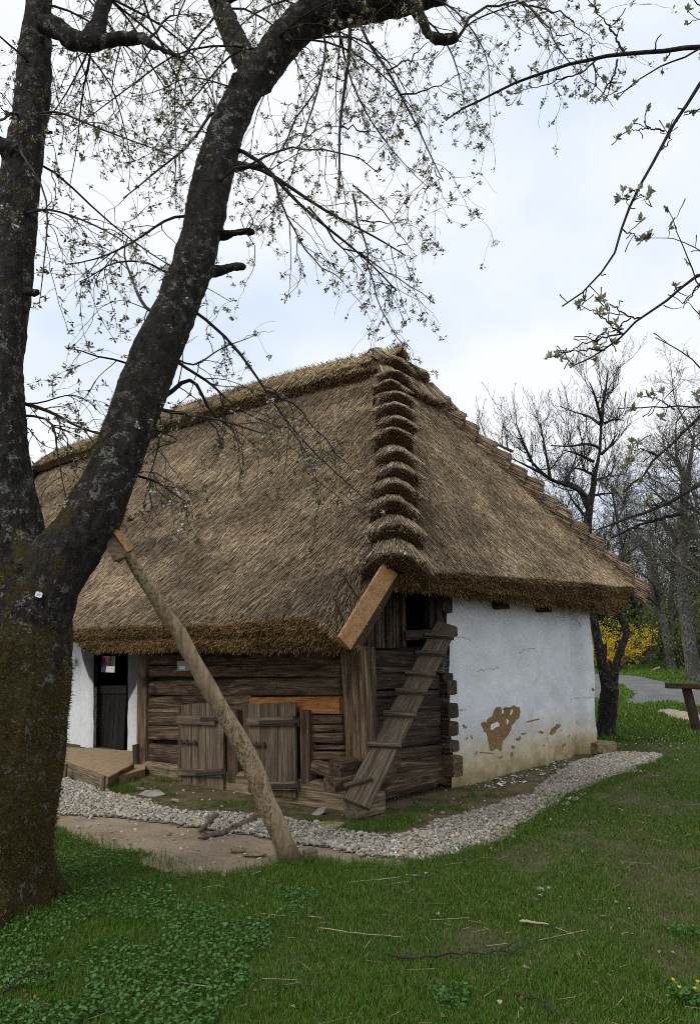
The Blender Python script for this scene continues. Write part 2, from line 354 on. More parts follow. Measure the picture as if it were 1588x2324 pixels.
def m_bark(name, base, light, lich, moss_z=None, lichen_amt=.5, sc=1.0):
    m, t, b = mat(name, .95); v = coords(t, (sc, sc, sc * .45)); v2 = coords(t, (sc, sc, sc))
    a_ = noise(t, 22, 7, .7, v, .8); c = ramp(t, a_, [(.35, base), (.7, light)])
    l1 = noise(t, 13, 4, .65, v2); l2 = noise(t, 60, 5, .75, v2)
    lf = mth(t, 'ADD', mth(t, 'MULTIPLY', l1, .9), mth(t, 'MULTIPLY', l2, .75))
    lo = .955 - lichen_amt * .2
    lf = mth(t, 'MULTIPLY', ramp(t, lf, [(lo, (0, 0, 0)), (lo + .04, (1, 1, 1))]), ramp(t, noise(t, 1.9, 3, .6, v2), [(.38, (.12, .12, .12)), (.58, (1, 1, 1))]))
    c = mixc(t, lf, c, ramp(t, l2, [(.4, tuple(x * .55 for x in lich)), (.65, lich)]))
    if moss_z is not None:
        zz = sepz(t)[2]; g = nd(t, 'ShaderNodeNewGeometry'); s = nd(t, 'ShaderNodeSeparateXYZ'); t.links.new(g.outputs['Normal'], s.inputs[0])
        mf = mth(t, 'ADD', mth(t, 'MULTIPLY', mth(t, 'SUBTRACT', moss_z, zz), 1.3), mth(t, 'MULTIPLY', mth(t, 'SUBTRACT', noise(t, 4.5, 6, .7, v2), .5), 6.5))
        mf = mth(t, 'ADD', mf, mth(t, 'ADD', mth(t, 'MULTIPLY', s.outputs[0], -.55), mth(t, 'MULTIPLY', s.outputs[2], 1.2))); mf = mth(t, 'MULTIPLY', mth(t, 'SUBTRACT', mf, .1), 2.6, True)
        mn = noise(t, 60, 5, .8, v2); mc = ramp(t, mn, [(.3, (.022, .017, .005)), (.52, (.078, .058, .013)), (.75, (.165, .13, .03))])
        mf2 = mth(t, 'MULTIPLY', mf, mth(t, 'SUBTRACT', 1.0, mth(t, 'MULTIPLY', lf, .75)))
        c = mixc(t, mf2, c, mc)
    t.links.new(c, b.inputs['Base Color']); bump(t, b, mth(t, 'ADD', mth(t, 'MULTIPLY', a_, 1.4), mth(t, 'MULTIPLY', l2, .7)), 1.0, .06); return m
M['root'] = m_plain('old_root', (.13, .098, .07), sc=25, var=.5, bs=.9)
M['bark'] = m_bark('cherry_bark', (.012, .009, .008), (.085, .070, .056), (.36, .38, .33), 2.15, .30)
M['bark_apple'] = m_bark('lichen_bark', (.014, .012, .010), (.055, .048, .04), (.24, .24, .21), None, .30)
M['bark_far'] = m_bark('pale_far_bark', (.05, .045, .038), (.17, .155, .13), (.36, .36, .32), None, .6)
M['bark_pear'] = m_bark('grey_brown_bark', (.03, .024, .02), (.10, .088, .072), (.3, .3, .26), None, .15, 2)
M['purple'] = m_plain('purple_cloth', (.12, .02, .07)); M['black_cloth'] = m_plain('black_cloth', (.012, .012, .014)); M['skin'] = m_plain('skin', (.4, .25, .18)); M['teal'] = m_plain('teal_patch', (.03, .25, .22))
M['blue_cloth'] = m_plain('blue_denim', (.04, .06, .12)); M['hair'] = m_plain('brown_hair', (.05, .03, .02))
#@@SETTING
# ------------------------------------------------------------------ ground
def axis(*segs): return np.unique(np.concatenate([np.arange(a, b, s) for a, b, s in segs]).round(4))
def grid(name, xs, ys, zf, m, kind='structure'):
    X, Y = np.meshgrid(xs, ys); V = np.stack([X, Y, zf(X, Y)], -1).reshape(-1, 3); nx = len(xs)
    i = np.arange(len(V)).reshape(X.shape); F = np.stack([i[:-1, :-1], i[:-1, 1:], i[1:, 1:], i[1:, :-1]], -1).reshape(-1, 4)
    return tag(np_mesh(name, V, F, m, smooth=True), kind=kind)
grid('ground', axis((-400, -40, 40), (-40, -10, 3), (-10, 12, .4), (12, 40, 2), (40, 441, 40)), axis((-60, 0, 10), (0, 30, .4), (30, 60, 2), (60, 600, 60)), terr, M['ground'])
def patch(name, poly, m, dz, cell=.05, warp=.05, kind='structure'):
    poly = np.array([p[:2] for p in poly]); lo = poly.min(0) - .2; hi = poly.max(0) + .2
    nx = int((hi[0] - lo[0]) / cell) + 1; ny = int((hi[1] - lo[1]) / cell) + 1
    X, Y = np.meshgrid(lo[0] + np.arange(nx) * cell, lo[1] + np.arange(ny) * cell)
    wx = X + (hash_noise(X, Y, 4, 1) - .5) * 2 * warp; wy = Y + (hash_noise(X, Y, 4, 2) - .5) * 2 * warp
    cx = .25 * (wx[:-1, :-1] + wx[1:, :-1] + wx[:-1, 1:] + wx[1:, 1:]); cy = .25 * (wy[:-1, :-1] + wy[1:, :-1] + wy[:-1, 1:] + wy[1:, 1:])
    ins = inpoly(np.stack([cx.ravel(), cy.ravel()], 1), poly).reshape(cx.shape)
    i = np.arange(X.size).reshape(X.shape); F = np.stack([i[:-1, :-1], i[:-1, 1:], i[1:, 1:], i[1:, :-1]], -1)[ins]
    V = np.stack([X, Y, terr(X, Y) + dz], -1).reshape(-1, 3)
    used = np.unique(F); re = np.full(len(V), -1); re[used] = np.arange(len(used))
    return tag(np_mesh(name, V[used], re[F], m, smooth=True), kind=kind), poly
g2 = lambda L: [gnd(x, y) for x, y in L]
gravel_px = [(60, 1772), (130, 1763), (200, 1785), (245, 1800), (300, 1818), (370, 1834), (430, 1845), (575, 1855), (640, 1862), (700, 1870), (775, 1888), (850, 1900), (905, 1900), (965, 1882), (1090, 1842), (1210, 1800), (1290, 1740), (1370, 1712), (1440, 1709), (1512, 1716),
             (1440, 1748), (1350, 1785), (1265, 1815), (1232, 1852), (1150, 1888), (1132, 1917), (1070, 1932), (1000, 1952), (930, 1963), (860, 1950), (775, 1932), (700, 1920), (575, 1899), (430, 1882), (300, 1862), (200, 1851), (110, 1850), (20, 1850)]
dirt_px = [(20, 1845), (110, 1838), (300, 1845), (450, 1862), (560, 1872), (640, 1885), (760, 1915), (860, 1940), (940, 1955), (925, 1968), (880, 1972), (800, 1968), (720, 1958), (640, 1960), (590, 1972), (530, 1988), (450, 1995), (370, 1982), (320, 1955), (335, 1938), (240, 1928), (160, 1892), (110, 1875), (40, 1878)]
soil_px = [(225, 1800), (300, 1752), (790, 1832), (1015, 1770), (1345, 1695), (1385, 1700), (1390, 1716), (1295, 1748), (1215, 1806), (1095, 1848), (970, 1890), (905, 1910), (790, 1912), (640, 1888), (450, 1860), (330, 1846)]
_, GRAVEL = patch('gravel_bed', g2(gravel_px), M['gravel_bed'], .012, .05, .05)
_, DIRT = patch('dirt_path', g2(dirt_px), M['dirt'], .004, .05, .07)
_, SOIL = patch('soil_strip', g2(soil_px), M['soil'], .008, .05, .05)
path_px = [(1300, 1528), (1400, 1531), (1450, 1536), (1520, 1552), (1600, 1570), (1700, 1590), (1700, 1630), (1600, 1608), (1520, 1592), (1440, 1600), (1415, 1592), (1440, 1580), (1420, 1560), (1390, 1548), (1380, 1568), (1400, 1590), (1300, 1585)]
_, PATH = patch('footpath', [gt(*p) for p in path_px], M['path'], .006, .15, .2)
sand_px = [(1478, 1612), (1520, 1608), (1600, 1628), (1700, 1650), (1700, 1668), (1600, 1645), (1530, 1632)]
_, SAND = patch('sandy_track', [gt(*p) for p in sand_px], M['sand'], .010, .1, .2)
path2_px = [(1430, 1500), (1520, 1488), (1560, 1490), (1480, 1500), (1440, 1510)]
_, PATH2 = patch('far_path', [gt(*p) for p in path2_px], M['path'], .012, .3, .2)

# pebbles heaped on the bed
def ico():
    p = (1 + 5 ** .5) / 2
    V = np.array([(-1, p, 0), (1, p, 0), (-1, -p, 0), (1, -p, 0), (0, -1, p), (0, 1, p), (0, -1, -p), (0, 1, -p), (p, 0, -1), (p, 0, 1), (-p, 0, -1), (-p, 0, 1)]) / math.sqrt(1 + p * p)
    F = np.array([(0, 11, 5), (0, 5, 1), (0, 1, 7), (0, 7, 10), (0, 10, 11), (1, 5, 9), (5, 11, 4), (11, 10, 2), (10, 7, 6), (7, 1, 8), (3, 9, 4), (3, 4, 2), (3, 2, 6), (3, 6, 8), (3, 8, 9), (4, 9, 5), (2, 4, 11), (6, 2, 10), (8, 6, 7), (9, 8, 1)])
    return V, F
IV, IF = ico()
def blobs(pos, size, flat=.6):
    m = len(pos); s = np.stack([RNG.uniform(.75, 1.3, m), RNG.uniform(.55, .95, m), RNG.uniform(flat * .7, flat * 1.2, m)], 1) * np.broadcast_to(size, (m,))[:, None]
    a = RNG.uniform(0, 2 * pi, m); tl = RNG.normal(0, .3, (m, 2))
    v = IV[None] * (1 + RNG.normal(0, .12, (m, 12, 1))) * s[:, None]
    x = v[..., 0] * np.cos(a)[:, None] - v[..., 1] * np.sin(a)[:, None]; y = v[..., 0] * np.sin(a)[:, None] + v[..., 1] * np.cos(a)[:, None]
    z = v[..., 2] + x * tl[:, :1] + y * tl[:, 1:]
    V = np.stack([x, y, z], -1) + pos[:, None]
    return V.reshape(-1, 3), (IF[None] + (np.arange(m) * 12)[:, None, None]).reshape(-1, 3)
def scatter(poly, n, warp=.06):
    poly = np.asarray(poly)[:, :2]; lo, hi = poly.min(0), poly.max(0); out = []; k = 0
    while k < n:
        p = RNG.uniform(lo, hi, (n * 2, 2)); q = p + (np.stack([hash_noise(p[:, 0], p[:, 1], 4, 1), hash_noise(p[:, 0], p[:, 1], 4, 2)], 1) - .5) * 2 * warp
        p = p[inpoly(q, poly)]; out.append(p); k += len(p)
        if len(out) > 60: break
    return np.concatenate(out)[:n]
pp = scatter(GRAVEL, 32000, .08)
near = scatter(GRAVEL, 2600, .4)
pp = np.vstack([pp, near[~inpoly(near, SOIL)]])
d_ = np.linalg.norm(pp, axis=1)
sz = RNG.lognormal(math.log(.0118), .42, len(pp)).clip(.005, .028)
V, F = blobs(np.stack([pp[:, 0], pp[:, 1], (.012 + RNG.uniform(0, .016, len(pp)) + sz * .25)], 1), sz)
tag(np_mesh('gravel', V, F, M['pebble'], smooth=True), kind='stuff')
pp = np.vstack([scatter(DIRT, 130), scatter(SOIL, 220)]); sz = RNG.lognormal(math.log(.013), .4, len(pp)).clip(.006, .03)
V, F = blobs(np.stack([pp[:, 0], pp[:, 1], .006 + sz * .2], 1), sz); tag(np_mesh('loose_stones', V, F, M['pebble'], smooth=True), kind='stuff')

# ------------------------------------------------------------------ grass, clover, litter
HOUSE_FOOT = [to_world(np.array(p))[:2] if False else (O + p[0] * HX + p[1] * HY)[:2] for p in [(.12, -.1), (.12, 7.2), (-14, 7.2), (-14, .2), (-5.2, -.1), (-4.0, -.1)]]
PORCH = [g[:2] for g in g2([(60, 1690), (300, 1700), (310, 1755), (240, 1795), (130, 1745), (60, 1735)])]
def blades(P, h, wd, lean=.55):
    m = len(P); a = RNG.uniform(0, 2 * pi, m); dr = np.stack([np.cos(a), np.sin(a), np.zeros(m)], 1)
    a2 = RNG.uniform(0, 2 * pi, m); sd_ = np.stack([np.cos(a2), np.sin(a2), np.zeros(m)], 1)
    l = np.abs(RNG.normal(0, lean, m))[:, None]; h = h[:, None]; wd = np.broadcast_to(wd, (m,))[:, None]
    up = np.array([0, 0, 1.]); mid = P + up * h * .6 + dr * h * l * .35; tip = P + up * h * (1 - .25 * np.minimum(l, 1.6)) + dr * h * l
    V = np.stack([P - sd_ * wd, P + sd_ * wd, mid + sd_ * wd * .8, mid - sd_ * wd * .8, tip], 1).reshape(-1, 3)
    b = (np.arange(m) * 5)[:, None]
    return V, np.concatenate([np.concatenate([b, b + 1, b + 2], 1), np.concatenate([b, b + 2, b + 3], 1), np.concatenate([b + 3, b + 2, b + 4], 1)])
def field(n, y0, y1, p=1.0):
    y = y0 * (y1 / y0) ** RNG.uniform(0, 1, n); hw = y * .56 + .25                # denser close by
    x = RNG.uniform(-1, 1, n) * hw; return np.stack([x, y], 1)
def lawn(P):
    bad = inpoly(P, HOUSE_FOOT) | inpoly(P, PORCH)
    wq = P + (np.stack([hash_noise(P[:, 0], P[:, 1], 5, 3), hash_noise(P[:, 0], P[:, 1], 5, 4)], 1) - .5) * .16
    for g in (GRAVEL, DIRT): bad |= inpoly(wq, g)
    for g in (PATH, SAND, PATH2): bad |= inpoly(P, g)
    ins = inpoly(P, SOIL); bad |= ins & (hash_noise(P[:, 0], P[:, 1], 3.2, 8) * .6 + hash_noise(P[:, 0], P[:, 1], 9, 9) * .4 < .70)
    t_ = np.hypot(P[:, 0] + 2.35, P[:, 1] - 4.75) < .40; bad |= t_
    return ~bad
P = field(520000, 2.7, 13.5); P = P[lawn(P)]
bare = hash_noise(P[:, 0], P[:, 1], 1.1, 5) * .6 + hash_noise(P[:, 0], P[:, 1], 3.1, 6) * .4
thin = np.where(P[:, 0] > .3, .36, .14); keep = (bare > thin + .1) | (RNG.uniform(0, 1, len(P)) < np.clip((bare - thin) * 4 + .55, .30, 1)); P = P[keep]; bare = bare[keep]
hh = RNG.uniform(.018, .052, len(P)) * (.45 + .7 * bare + .5 * hash_noise(P[:, 0], P[:, 1], 7, 14) ** 2) * np.where(P[:, 0] < .2, 1.15, .9)
V1, F1 = blades(np.stack([P[:, 0], P[:, 1], terr(P[:, 0], P[:, 1])], 1), hh, .0011 + .00045 * P[:, 1] * .5)
# longer tufts along the edges of stones, walls and trunk
def edge_pts(px, n, sp=.1):
    q = resample([gnd(*p) for p in px], 60)[:, :2]; i = RNG.integers(0, 60, n); return q[i] + RNG.normal(0, sp, (n, 2))
T = np.vstack([edge_pts([(640, 1965), (720, 1962), (880, 1972), (1000, 1957), (1130, 1922), (1235, 1860), (1270, 1820), (1450, 1752), (1520, 1722)], 9000, .07),
               edge_pts([(110, 1885), (240, 1935), (330, 1950), (450, 2000), (590, 1980)], 1300, .09),
               edge_pts([(250, 1790), (285, 1800)], 1500, .1), edge_pts([(430, 1838), (500, 1828), (560, 1836), (600, 1846)], 600, .11),
               edge_pts([(790, 1890), (880, 1880), (930, 1860)], 3200, .1), edge_pts([(20, 2090), (90, 2080)], 1500, .08), edge_pts([(705, 1965), (716, 1960)], 260, .03)])
V2, F2 = blades(np.stack([T[:, 0], T[:, 1], terr(T[:, 0], T[:, 1])], 1), RNG.uniform(.03, .09, len(T)), .0020, .6)
P = field(110000, 13, 40); P[:, 0] = np.abs(P[:, 0]); P = P[lawn(P) & (P[:, 0] > 2.2)]
V3, F3 = blades(np.stack([P[:, 0], P[:, 1], terr(P[:, 0], P[:, 1])], 1), RNG.uniform(.04, .11, len(P)), .006 + P[:, 1] * .0004)
a = Acc(); a.add(V1, F1); a.add(V2, F2); a.add(V3, F3); tag(a.build('grass', M['grass']), kind='stuff')
# low leafy plants in the left foreground
P = field(62000, 2.7, 6.5); P = P[lawn(P)]
f = hash_noise(P[:, 0], P[:, 1], 1.6, 11) * .65 + hash_noise(P[:, 0], P[:, 1], 5, 12) * .35
lim = np.interp(P[:, 0] - .25 * (P[:, 1] - 3.3), [-2.2, -.6, .1, .7, 1.6], [.28, .40, .60, .74, .78]) + np.interp(P[:, 1], [4.3, 5.2], [0, .35])
P = P[f > lim]
cz = terr(P[:, 0], P[:, 1]) + RNG.uniform(.02, .065, len(P))
def clover(P3, s):                                        # small rounded leaves (hexagon fan as two quads)
    m = len(P3); n = unit(RNG.normal(0, .42, (m, 3)) + np.array([0, 0, 1.])); x = RNG.normal(0, 1, (m, 3)); d = unit(x - (x * n).sum(1, keepdims=True) * n); e_ = np.cross(n, d)
    s = s[:, None]; pts = [(0, -.9), (.85, -.45), (.95, .35), (.12, .8), (-.95, .35), (-.85, -.45)]
    V = np.stack([P3 + (d * a_ + e_ * b_) * s - n * s * .25 * (abs(a_)) for a_, b_ in pts], 1).reshape(-1, 3); b = (np.arange(m) * 6)[:, None]
    return V, np.concatenate([np.concatenate([b, b + 1, b + 2, b + 3], 1), np.concatenate([b, b + 3, b + 4, b + 5], 1)])
P3 = np.stack([P[:, 0], P[:, 1], cz], 1)
V, F = clover(P3, RNG.uniform(.0045, .0115, len(P)))
a = Acc(); a.add(V, F); a.add(*prisms(P3 * [1, 1, 0] + RNG.normal(0, .006, P3.shape) * [1, 1, 0], P3, .0007)); tag(a.build('ground_ivy', M['clover']), kind='stuff')
# bits of straw and stalk lying about
P = field(900, 2.9, 11); P = P[lawn(P)]; wgt = hash_noise(P[:, 0], P[:, 1], .9, 21) + .25 * (P[:, 0] > 0); P = P[wgt > .5][:330]
P = np.vstack([P, scatter(DIRT, 60), edge_pts([(560, 1985), (650, 2010), (330, 1990)], 40, .3)])
an = RNG.normal(0, .5, len(P)) + np.where(RNG.uniform(0, 1, len(P)) < .3, 1.3, 0); L = RNG.lognormal(math.log(.07), .6, len(P)).clip(.02, .34)
A_ = np.stack([P[:, 0] - np.cos(an) * L / 2, P[:, 1] - np.sin(an) * L / 2, RNG.uniform(.012, .045, len(P))], 1); B_ = np.stack([P[:, 0] + np.cos(an) * L / 2, P[:, 1] + np.sin(an) * L / 2, RNG.uniform(.012, .045, len(P))], 1)
tag(np_mesh('straw_litter', *prisms(A_, B_, RNG.uniform(.0008, .002, len(P))), M['litter']), kind='stuff')
P = field(1500, 2.8, 10); P = P[lawn(P)][:480]; c3 = np.stack([P[:, 0], P[:, 1], RNG.uniform(.012, .04, len(P))], 1); M['dead_leaf'] = m_islands('dead_leaf', [(0, (.07, .045, .025)), (.6, (.2, .14, .085)), (1, (.36, .29, .2))])
tag(np_mesh('fallen_leaves', *leaves(c3, RNG.uniform(.012, .04, len(P)), 2.0, .6, .7), M['dead_leaf']), kind='stuff')
# white flakes under the wall and daisies beyond the cottage
P = scatter(g2([(1060, 1785), (1180, 1755), (1290, 1722), (1300, 1738), (1200, 1775), (1090, 1800)]), 190); V, F = leaves(np.stack([P[:, 0], P[:, 1], np.full(len(P), .02)], 1), RNG.lognormal(math.log(.03), .5, len(P)).clip(.012, .1), 5, .1, .8)
tag(np_mesh('lime_flakes', V, F, M['white_card']), kind='stuff')
P = scatter([gt(*p) for p in [(1370, 1600), (1470, 1640), (1588, 1690), (1588, 1720), (1400, 1700)]], 120); V, F = leaves(np.stack([P[:, 0], P[:, 1], terr(P[:, 0], P[:, 1]) + .07], 1), .03, 6, .05, .9)
tag(np_mesh('daisies', V, F, M['blossom']), kind='stuff')
#@@HOUSE
# ------------------------------------------------------------------ the cottage
HROT = atan2(HX[1], HX[0])
house = thing('thatched_cottage', 'old log and whitewashed cottage under a steep thatched roof', 'cottage', O, HROT)
def frame_of(a, b, up=(0, 0, 1)):
    a = Vector(a); b = Vector(b); x = (b - a).normalized(); u_ = Vector(up)
    if abs(x.dot(u_)) > .98: u_ = Vector((0, 1, 0))
    y = u_.cross(x).normalized(); z = x.cross(y)
    return Matrix(((x.x, y.x, z.x), (x.y, y.y, z.y), (x.z, y.z, z.z))).to_4x4(), (b - a).length, (a + b) / 2
def beam(name, a, b, d, h, m, parent=None, up=(0, 0, 1), irr=.06, rnd=.35, n=None, label=None, wob=.5, seg=3, endtaper=0):
    """a hewn timber from a to b: depth d (across), height h (along up); local X runs along it"""
    R, L, c = frame_of(a, b, up)
    n = n or max(4, int(L / .09)); k = seg * 4
    ang = (np.arange(k) + .5) * 2 * pi / k; p = 2 / (1 - rnd * .75 + 1e-6) if rnd < 1 else 2
    q = 2.0 + 6 * (1 - rnd)
    cx = np.sign(np.cos(ang)) * np.abs(np.cos(ang)) ** (2 / q); cz = np.sign(np.sin(ang)) * np.abs(np.sin(ang)) ** (2 / q)
    s = np.linspace(-L / 2, L / 2, n); ph = RNG.uniform(0, 100)
    V = []
    for i, x in enumerate(s):
        w1 = 1 + irr * mnoise.noise((x * 1.6 + ph, 0, 0)); w2 = 1 + irr * mnoise.noise((x * 1.6 + ph, 9, 0))
        oy = irr * wob * d * mnoise.noise((x * .9 + ph, 3, 3)); oz = irr * wob * h * mnoise.noise((x * .9 + ph, 5, 1))
        e_ = 1 - endtaper * (1 if i in (0, n - 1) else 0)
        for j in range(k):
            r = (1 + irr * .55 * mnoise.noise((x * 5 + ph, cx[j] * 2, cz[j] * 2))) * e_
            V.append((x + (irr * .25 * h * mnoise.noise((ph, cx[j] * 3, cz[j] * 3)) if i in (0, n - 1) else 0), oy + cx[j] * d / 2 * w1 * r, oz + cz[j] * h / 2 * w2 * r))
    V += [(s[0] - .004, 0, 0), (s[-1] + .004, 0, 0)]
    me = bpy.data.meshes.new(name); Fc = []
    for i in range(n - 1):
        for j in range(k):
            jj = (j + 1) % k; Fc.append((i * k + j, i * k + jj, (i + 1) * k + jj, (i + 1) * k + j))
    c0 = n * k
    for j in range(k):
        jj = (j + 1) % k; Fc.append((c0, jj, j)); Fc.append((c0 + 1, (n - 1) * k + j, (n - 1) * k + jj))
    me.from_pydata(V, [], Fc); me.materials.append(m); me.update()
    o = bpy.data.objects.new(name, me); COL.objects.link(o); o.parent = parent
    R = R.copy(); R.translation = c; o.matrix_local = R
    if label: o['label'] = label
    return o
def slab(name, pts, thick, nrm, m, parent, label=None, bev=0):   # flat polygon with thickness (parent frame)
    nrm = np.asarray(nrm, float) * thick; P = np.asarray(pts, float); n = len(P); V = np.vstack([P, P + nrm])
    F = [tuple(range(n))[::-1], tuple(range(n, 2 * n))] + [(i, (i + 1) % n, n + (i + 1) % n, n + i) for i in range(n)]
    me = bpy.data.meshes.new(name); me.from_pydata([tuple(v) for v in V], [], F); me.materials.append(m); me.update()
    o = bpy.data.objects.new(name, me); COL.objects.link(o); o.parent = parent
    if label: o['label'] = label
    return o
def cuboid(name, lo, hi, m, parent, label=None):
    x0, y0, z0 = lo; x1, y1, z1 = hi
    return slab(name, [(x0, y0, z0), (x1, y0, z0), (x1, y0, z1), (x0, y0, z1)], y1 - y0, (0, 1, 0), m, parent, label)
up3 = (0, 0, 1)
def hlog(px0, y0, px1, y1, th0, th1, v=0.0, depth=.22, m=None, name='wall_log', label=None, irr=.10, rnd=.5):
    """horizontal timber of the front wall between two pixels (centre line), thickness in pixels"""
    a = fp(px0, y0, v); b = fp(px1, y1, v)
    h = .5 * (abs(fp(px0, y0 - th0 / 2, v)[2] - fp(px0, y0 + th0 / 2, v)[2]) + abs(fp(px1, y1 - th1 / 2, v)[2] - fp(px1, y1 + th1 / 2, v)[2]))
    return beam(name, a + [0, depth / 2, 0], b + [0, depth / 2, 0], depth, h, m or M['log'], house, irr=irr, rnd=rnd, label=label)
def slog(px0, y0, px1, y1, th0, th1, h=0.0, depth=.2, m=None, name='wall_log', irr=.10, rnd=.5):
    a = sp(px0, y0, h); b = sp(px1, y1, h)
    hh = .5 * (abs(sp(px0, y0 - th0 / 2, h)[2] - sp(px0, y0 + th0 / 2, h)[2]) + abs(sp(px1, y1 - th1 / 2, h)[2] - sp(px1, y1 + th1 / 2, h)[2]))
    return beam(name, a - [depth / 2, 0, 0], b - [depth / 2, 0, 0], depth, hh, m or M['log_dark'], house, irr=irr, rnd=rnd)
def vpost(px0, y0, px1, y1, wpx, v=0.0, depth=.14, m=None, name='post', irr=.05, rnd=.3):
    a = fp(px0, y0, v); b = fp(px1, y1, v); ym = (y0 + y1) / 2; xm = (px0 + px1) / 2
    wd = abs(fp(xm - wpx / 2, ym, v)[0] - fp(xm + wpx / 2, ym, v)[0])
    return beam(name, b + [0, depth / 2, 0], a + [0, depth / 2, 0], depth, wd, m or M['log'], house, up=(1, 0, 0), irr=irr, rnd=rnd)
# dark core added behind the timbers so no light leaks
XL = fp(312, 1600)[0]
cuboid('light_block_core', (XL + .05, .12, .1), (-.12, .2, 2.05), M['dark_room'], house)
slab('light_block_core', [(-.2, .2, .1), (-.2, 1.75, .1), (-.2, 1.75, 1.6), (-.2, .2, 1.6)], .06, (1, 0, 0), M['dark_room'], house)
# front wall logs
for args in [(326, 1471, 790, 1468, 26, 28), (326, 1497, 772, 1494, 27, 27), (330, 1524, 771, 1521, 27, 30), (332, 1562, 770, 1558, 36, 40),
             (332, 1595, 569, 1592, 29, 30), (332, 1613, 408, 1612, 10, 11), (330, 1632, 408, 1631, 32, 34), (328, 1664, 408, 1665, 32, 36), (326, 1708, 408, 1716, 44, 44),
             (500, 1604, 572, 1604, 22, 22), (690, 1634, 775, 1634, 22, 24), (690, 1654, 776, 1655, 18, 19), (690, 1676, 778, 1676, 24, 26), (690, 1697, 780, 1697, 11, 12), (692, 1716, 782, 1716, 22, 21), (692, 1742, 772, 1743, 32, 32)]:
    hlog(*args)
hlog(566, 1601, 770, 1601, 38, 40, v=-.012, depth=.2, m=M['orange'], label='fresh orange larch log', irr=.02, rnd=.15)
beam('wall_log', fp(545, 1690, .1), fp(552, 1690, .1), .1, 1.0, M['log_dark'], house)
# sill beam
sa = fp(312, 1752, -.05); sb = fp(790, 1822, -.05)
beam('sill_beam', sa + [0, .16, .0], sb + [-.03, .16, .02], .34, .30, M['sill'], house, irr=.05, rnd=.2, label='pale squared sill beam')
beam('foundation_beam', fp(560, 1822, -.02) + [0, .1, -.05], fp(785, 1852, -.02) + [0, .1, 0], .2, .14, M['sill'], house, irr=.05, rnd=.2)
# posts of the front wall
vpost(321, 1474, 318, 1742, 21, v=-.05, depth=.16, m=M['log'])
vpost(410, 1597, 407, 1762, 11, v=-.07); vpost(504, 1595, 506, 1790, 9, v=-.045); vpost(524, 1612, 526, 1778, 24, v=-.06)
vpost(557, 1604, 562, 1785, 17, v=-.055); vpost(688, 1612, 692, 1803, 22, v=-.06)
vpost(785, 1470, 800, 1728, 34, v=-.10, depth=.18); vpost(806, 1468, 820, 1722, 20, v=-.07, depth=.16)
vpost(822, 1468, 830, 1715, 17, v=.02, depth=.16, m=M['log_dark'])
# log ends at the near corner
def log_end(px, py, hpx, wpx, y_out, m, hx=.06, ln=.5):
    pass
c1 = fp(760, 1750, -.34); beam('log_end', c1, c1 + [.02, .9, .02], .17, .22, M['log'], house, irr=.1, rnd=.2)
c2 = fp(755, 1750, -.10); beam('wall_log', c2 + [-.30, .05, .01], c2 + [.16, .05, -.04], .14, .13, M['log'], house, irr=.12, rnd=.5)
c3 = fp(748, 1782, -.42); beam('log_end', c3, c3 + [.06, .85, .02], .17, .14, M['log'], house, irr=.14, rnd=.35)
c4 = fp(797, 1828, -.16); beam('corner_block', c4 + [.0, .0, -.02], c4 + [.0, .42, -.02], .17, .21, M['sill'], house, irr=.05, rnd=.15)
# porch-side log ends
c5 = fp(288, 1772, -.25); beam('log_end', c5 + [-.17, -.05, 0], c5 + [.26, .1, .02], .3, .25, M['log_dark'], house, irr=.14, rnd=.5)
c6 = fp(290, 1744, -.1); beam('log_end', c6 + [-.15, -.05, 0], c6 + [.25, .1, .02], .2, .13, M['log'], house, irr=.14, rnd=.5)
vpost(304, 1690, 306, 1745, 9, v=-.1, m=M['log_dark'])

# shutters
def shutter(label, planks, battens, hinges, bolt, v, depth=.035):
    s = bpy.data.objects.new('shutter', None); COL.objects.link(s); s.parent = house; s.location = Vector(fp(*planks[0][:2], v)); s['label'] = label
    off = np.array(s.location)
    for x0, yt, x1, yb in planks:
        a_, b_, c_, d_ = fp(x0, yt, v), fp(x1, yt, v), fp(x1 + .8, yb, v), fp(x0 + .8, yb, v)
        mid_t = (a_ + b_) / 2; mid_b = (c_ + d_) / 2
        beam('plank', mid_b - off, mid_t - off, depth, abs(b_[0] - a_[0]) - .003, M['plank'], s, up=(1, 0, 0), irr=.012, rnd=.08)
    for x0, y0, x1, y1, th in battens:
        a_, b_ = fp(x0, y0, v - .03), fp(x1, y1, v - .03); h_ = abs(fp(x0, y0 - th / 2, v)[2] - fp(x0, y0 + th / 2, v)[2])
        beam('batten', a_ - off + [0, -.008, 0], b_ - off + [0, -.008, 0], .035, h_, M['plank'], s, irr=.05, rnd=.15)
    for x0, y0, x1, y1, th in hinges:
        a_, b_ = fp(x0, y0, v - .06), fp(x1, y1, v - .06); h_ = abs(fp(x0, y0 - th / 2, v)[2] - fp(x0, y0 + th / 2, v)[2])
        hg = beam('strap_hinge', a_ - off, b_ - off, .012, h_, M['iron'], s, irr=.03, rnd=.2)
        V, F = prisms(np.array([b_ - off + [.02, -.004, -.05]]), np.array([b_ - off + [.02, -.004, .05]]), .013, k=8); np_mesh('hinge_pin', V, F, M['iron'], s)
    for x0, y0, x1, y1 in bolt:
        a_, b_ = fp(x0, y0, v - .045), fp(x1, y1, v - .045)
        beam('bolt', a_ - off, b_ - off, .018, .022, M['iron'], s, irr=.02, rnd=.6)
        for f in (.06, .45, .92):
            p_ = a_ * (1 - f) + b_ * f - off; beam('bolt_staple', p_ + [0, 0, -.03], p_ + [0, 0, .03], .03, .016, M['iron'], s, irr=.02, rnd=.4)
    return s
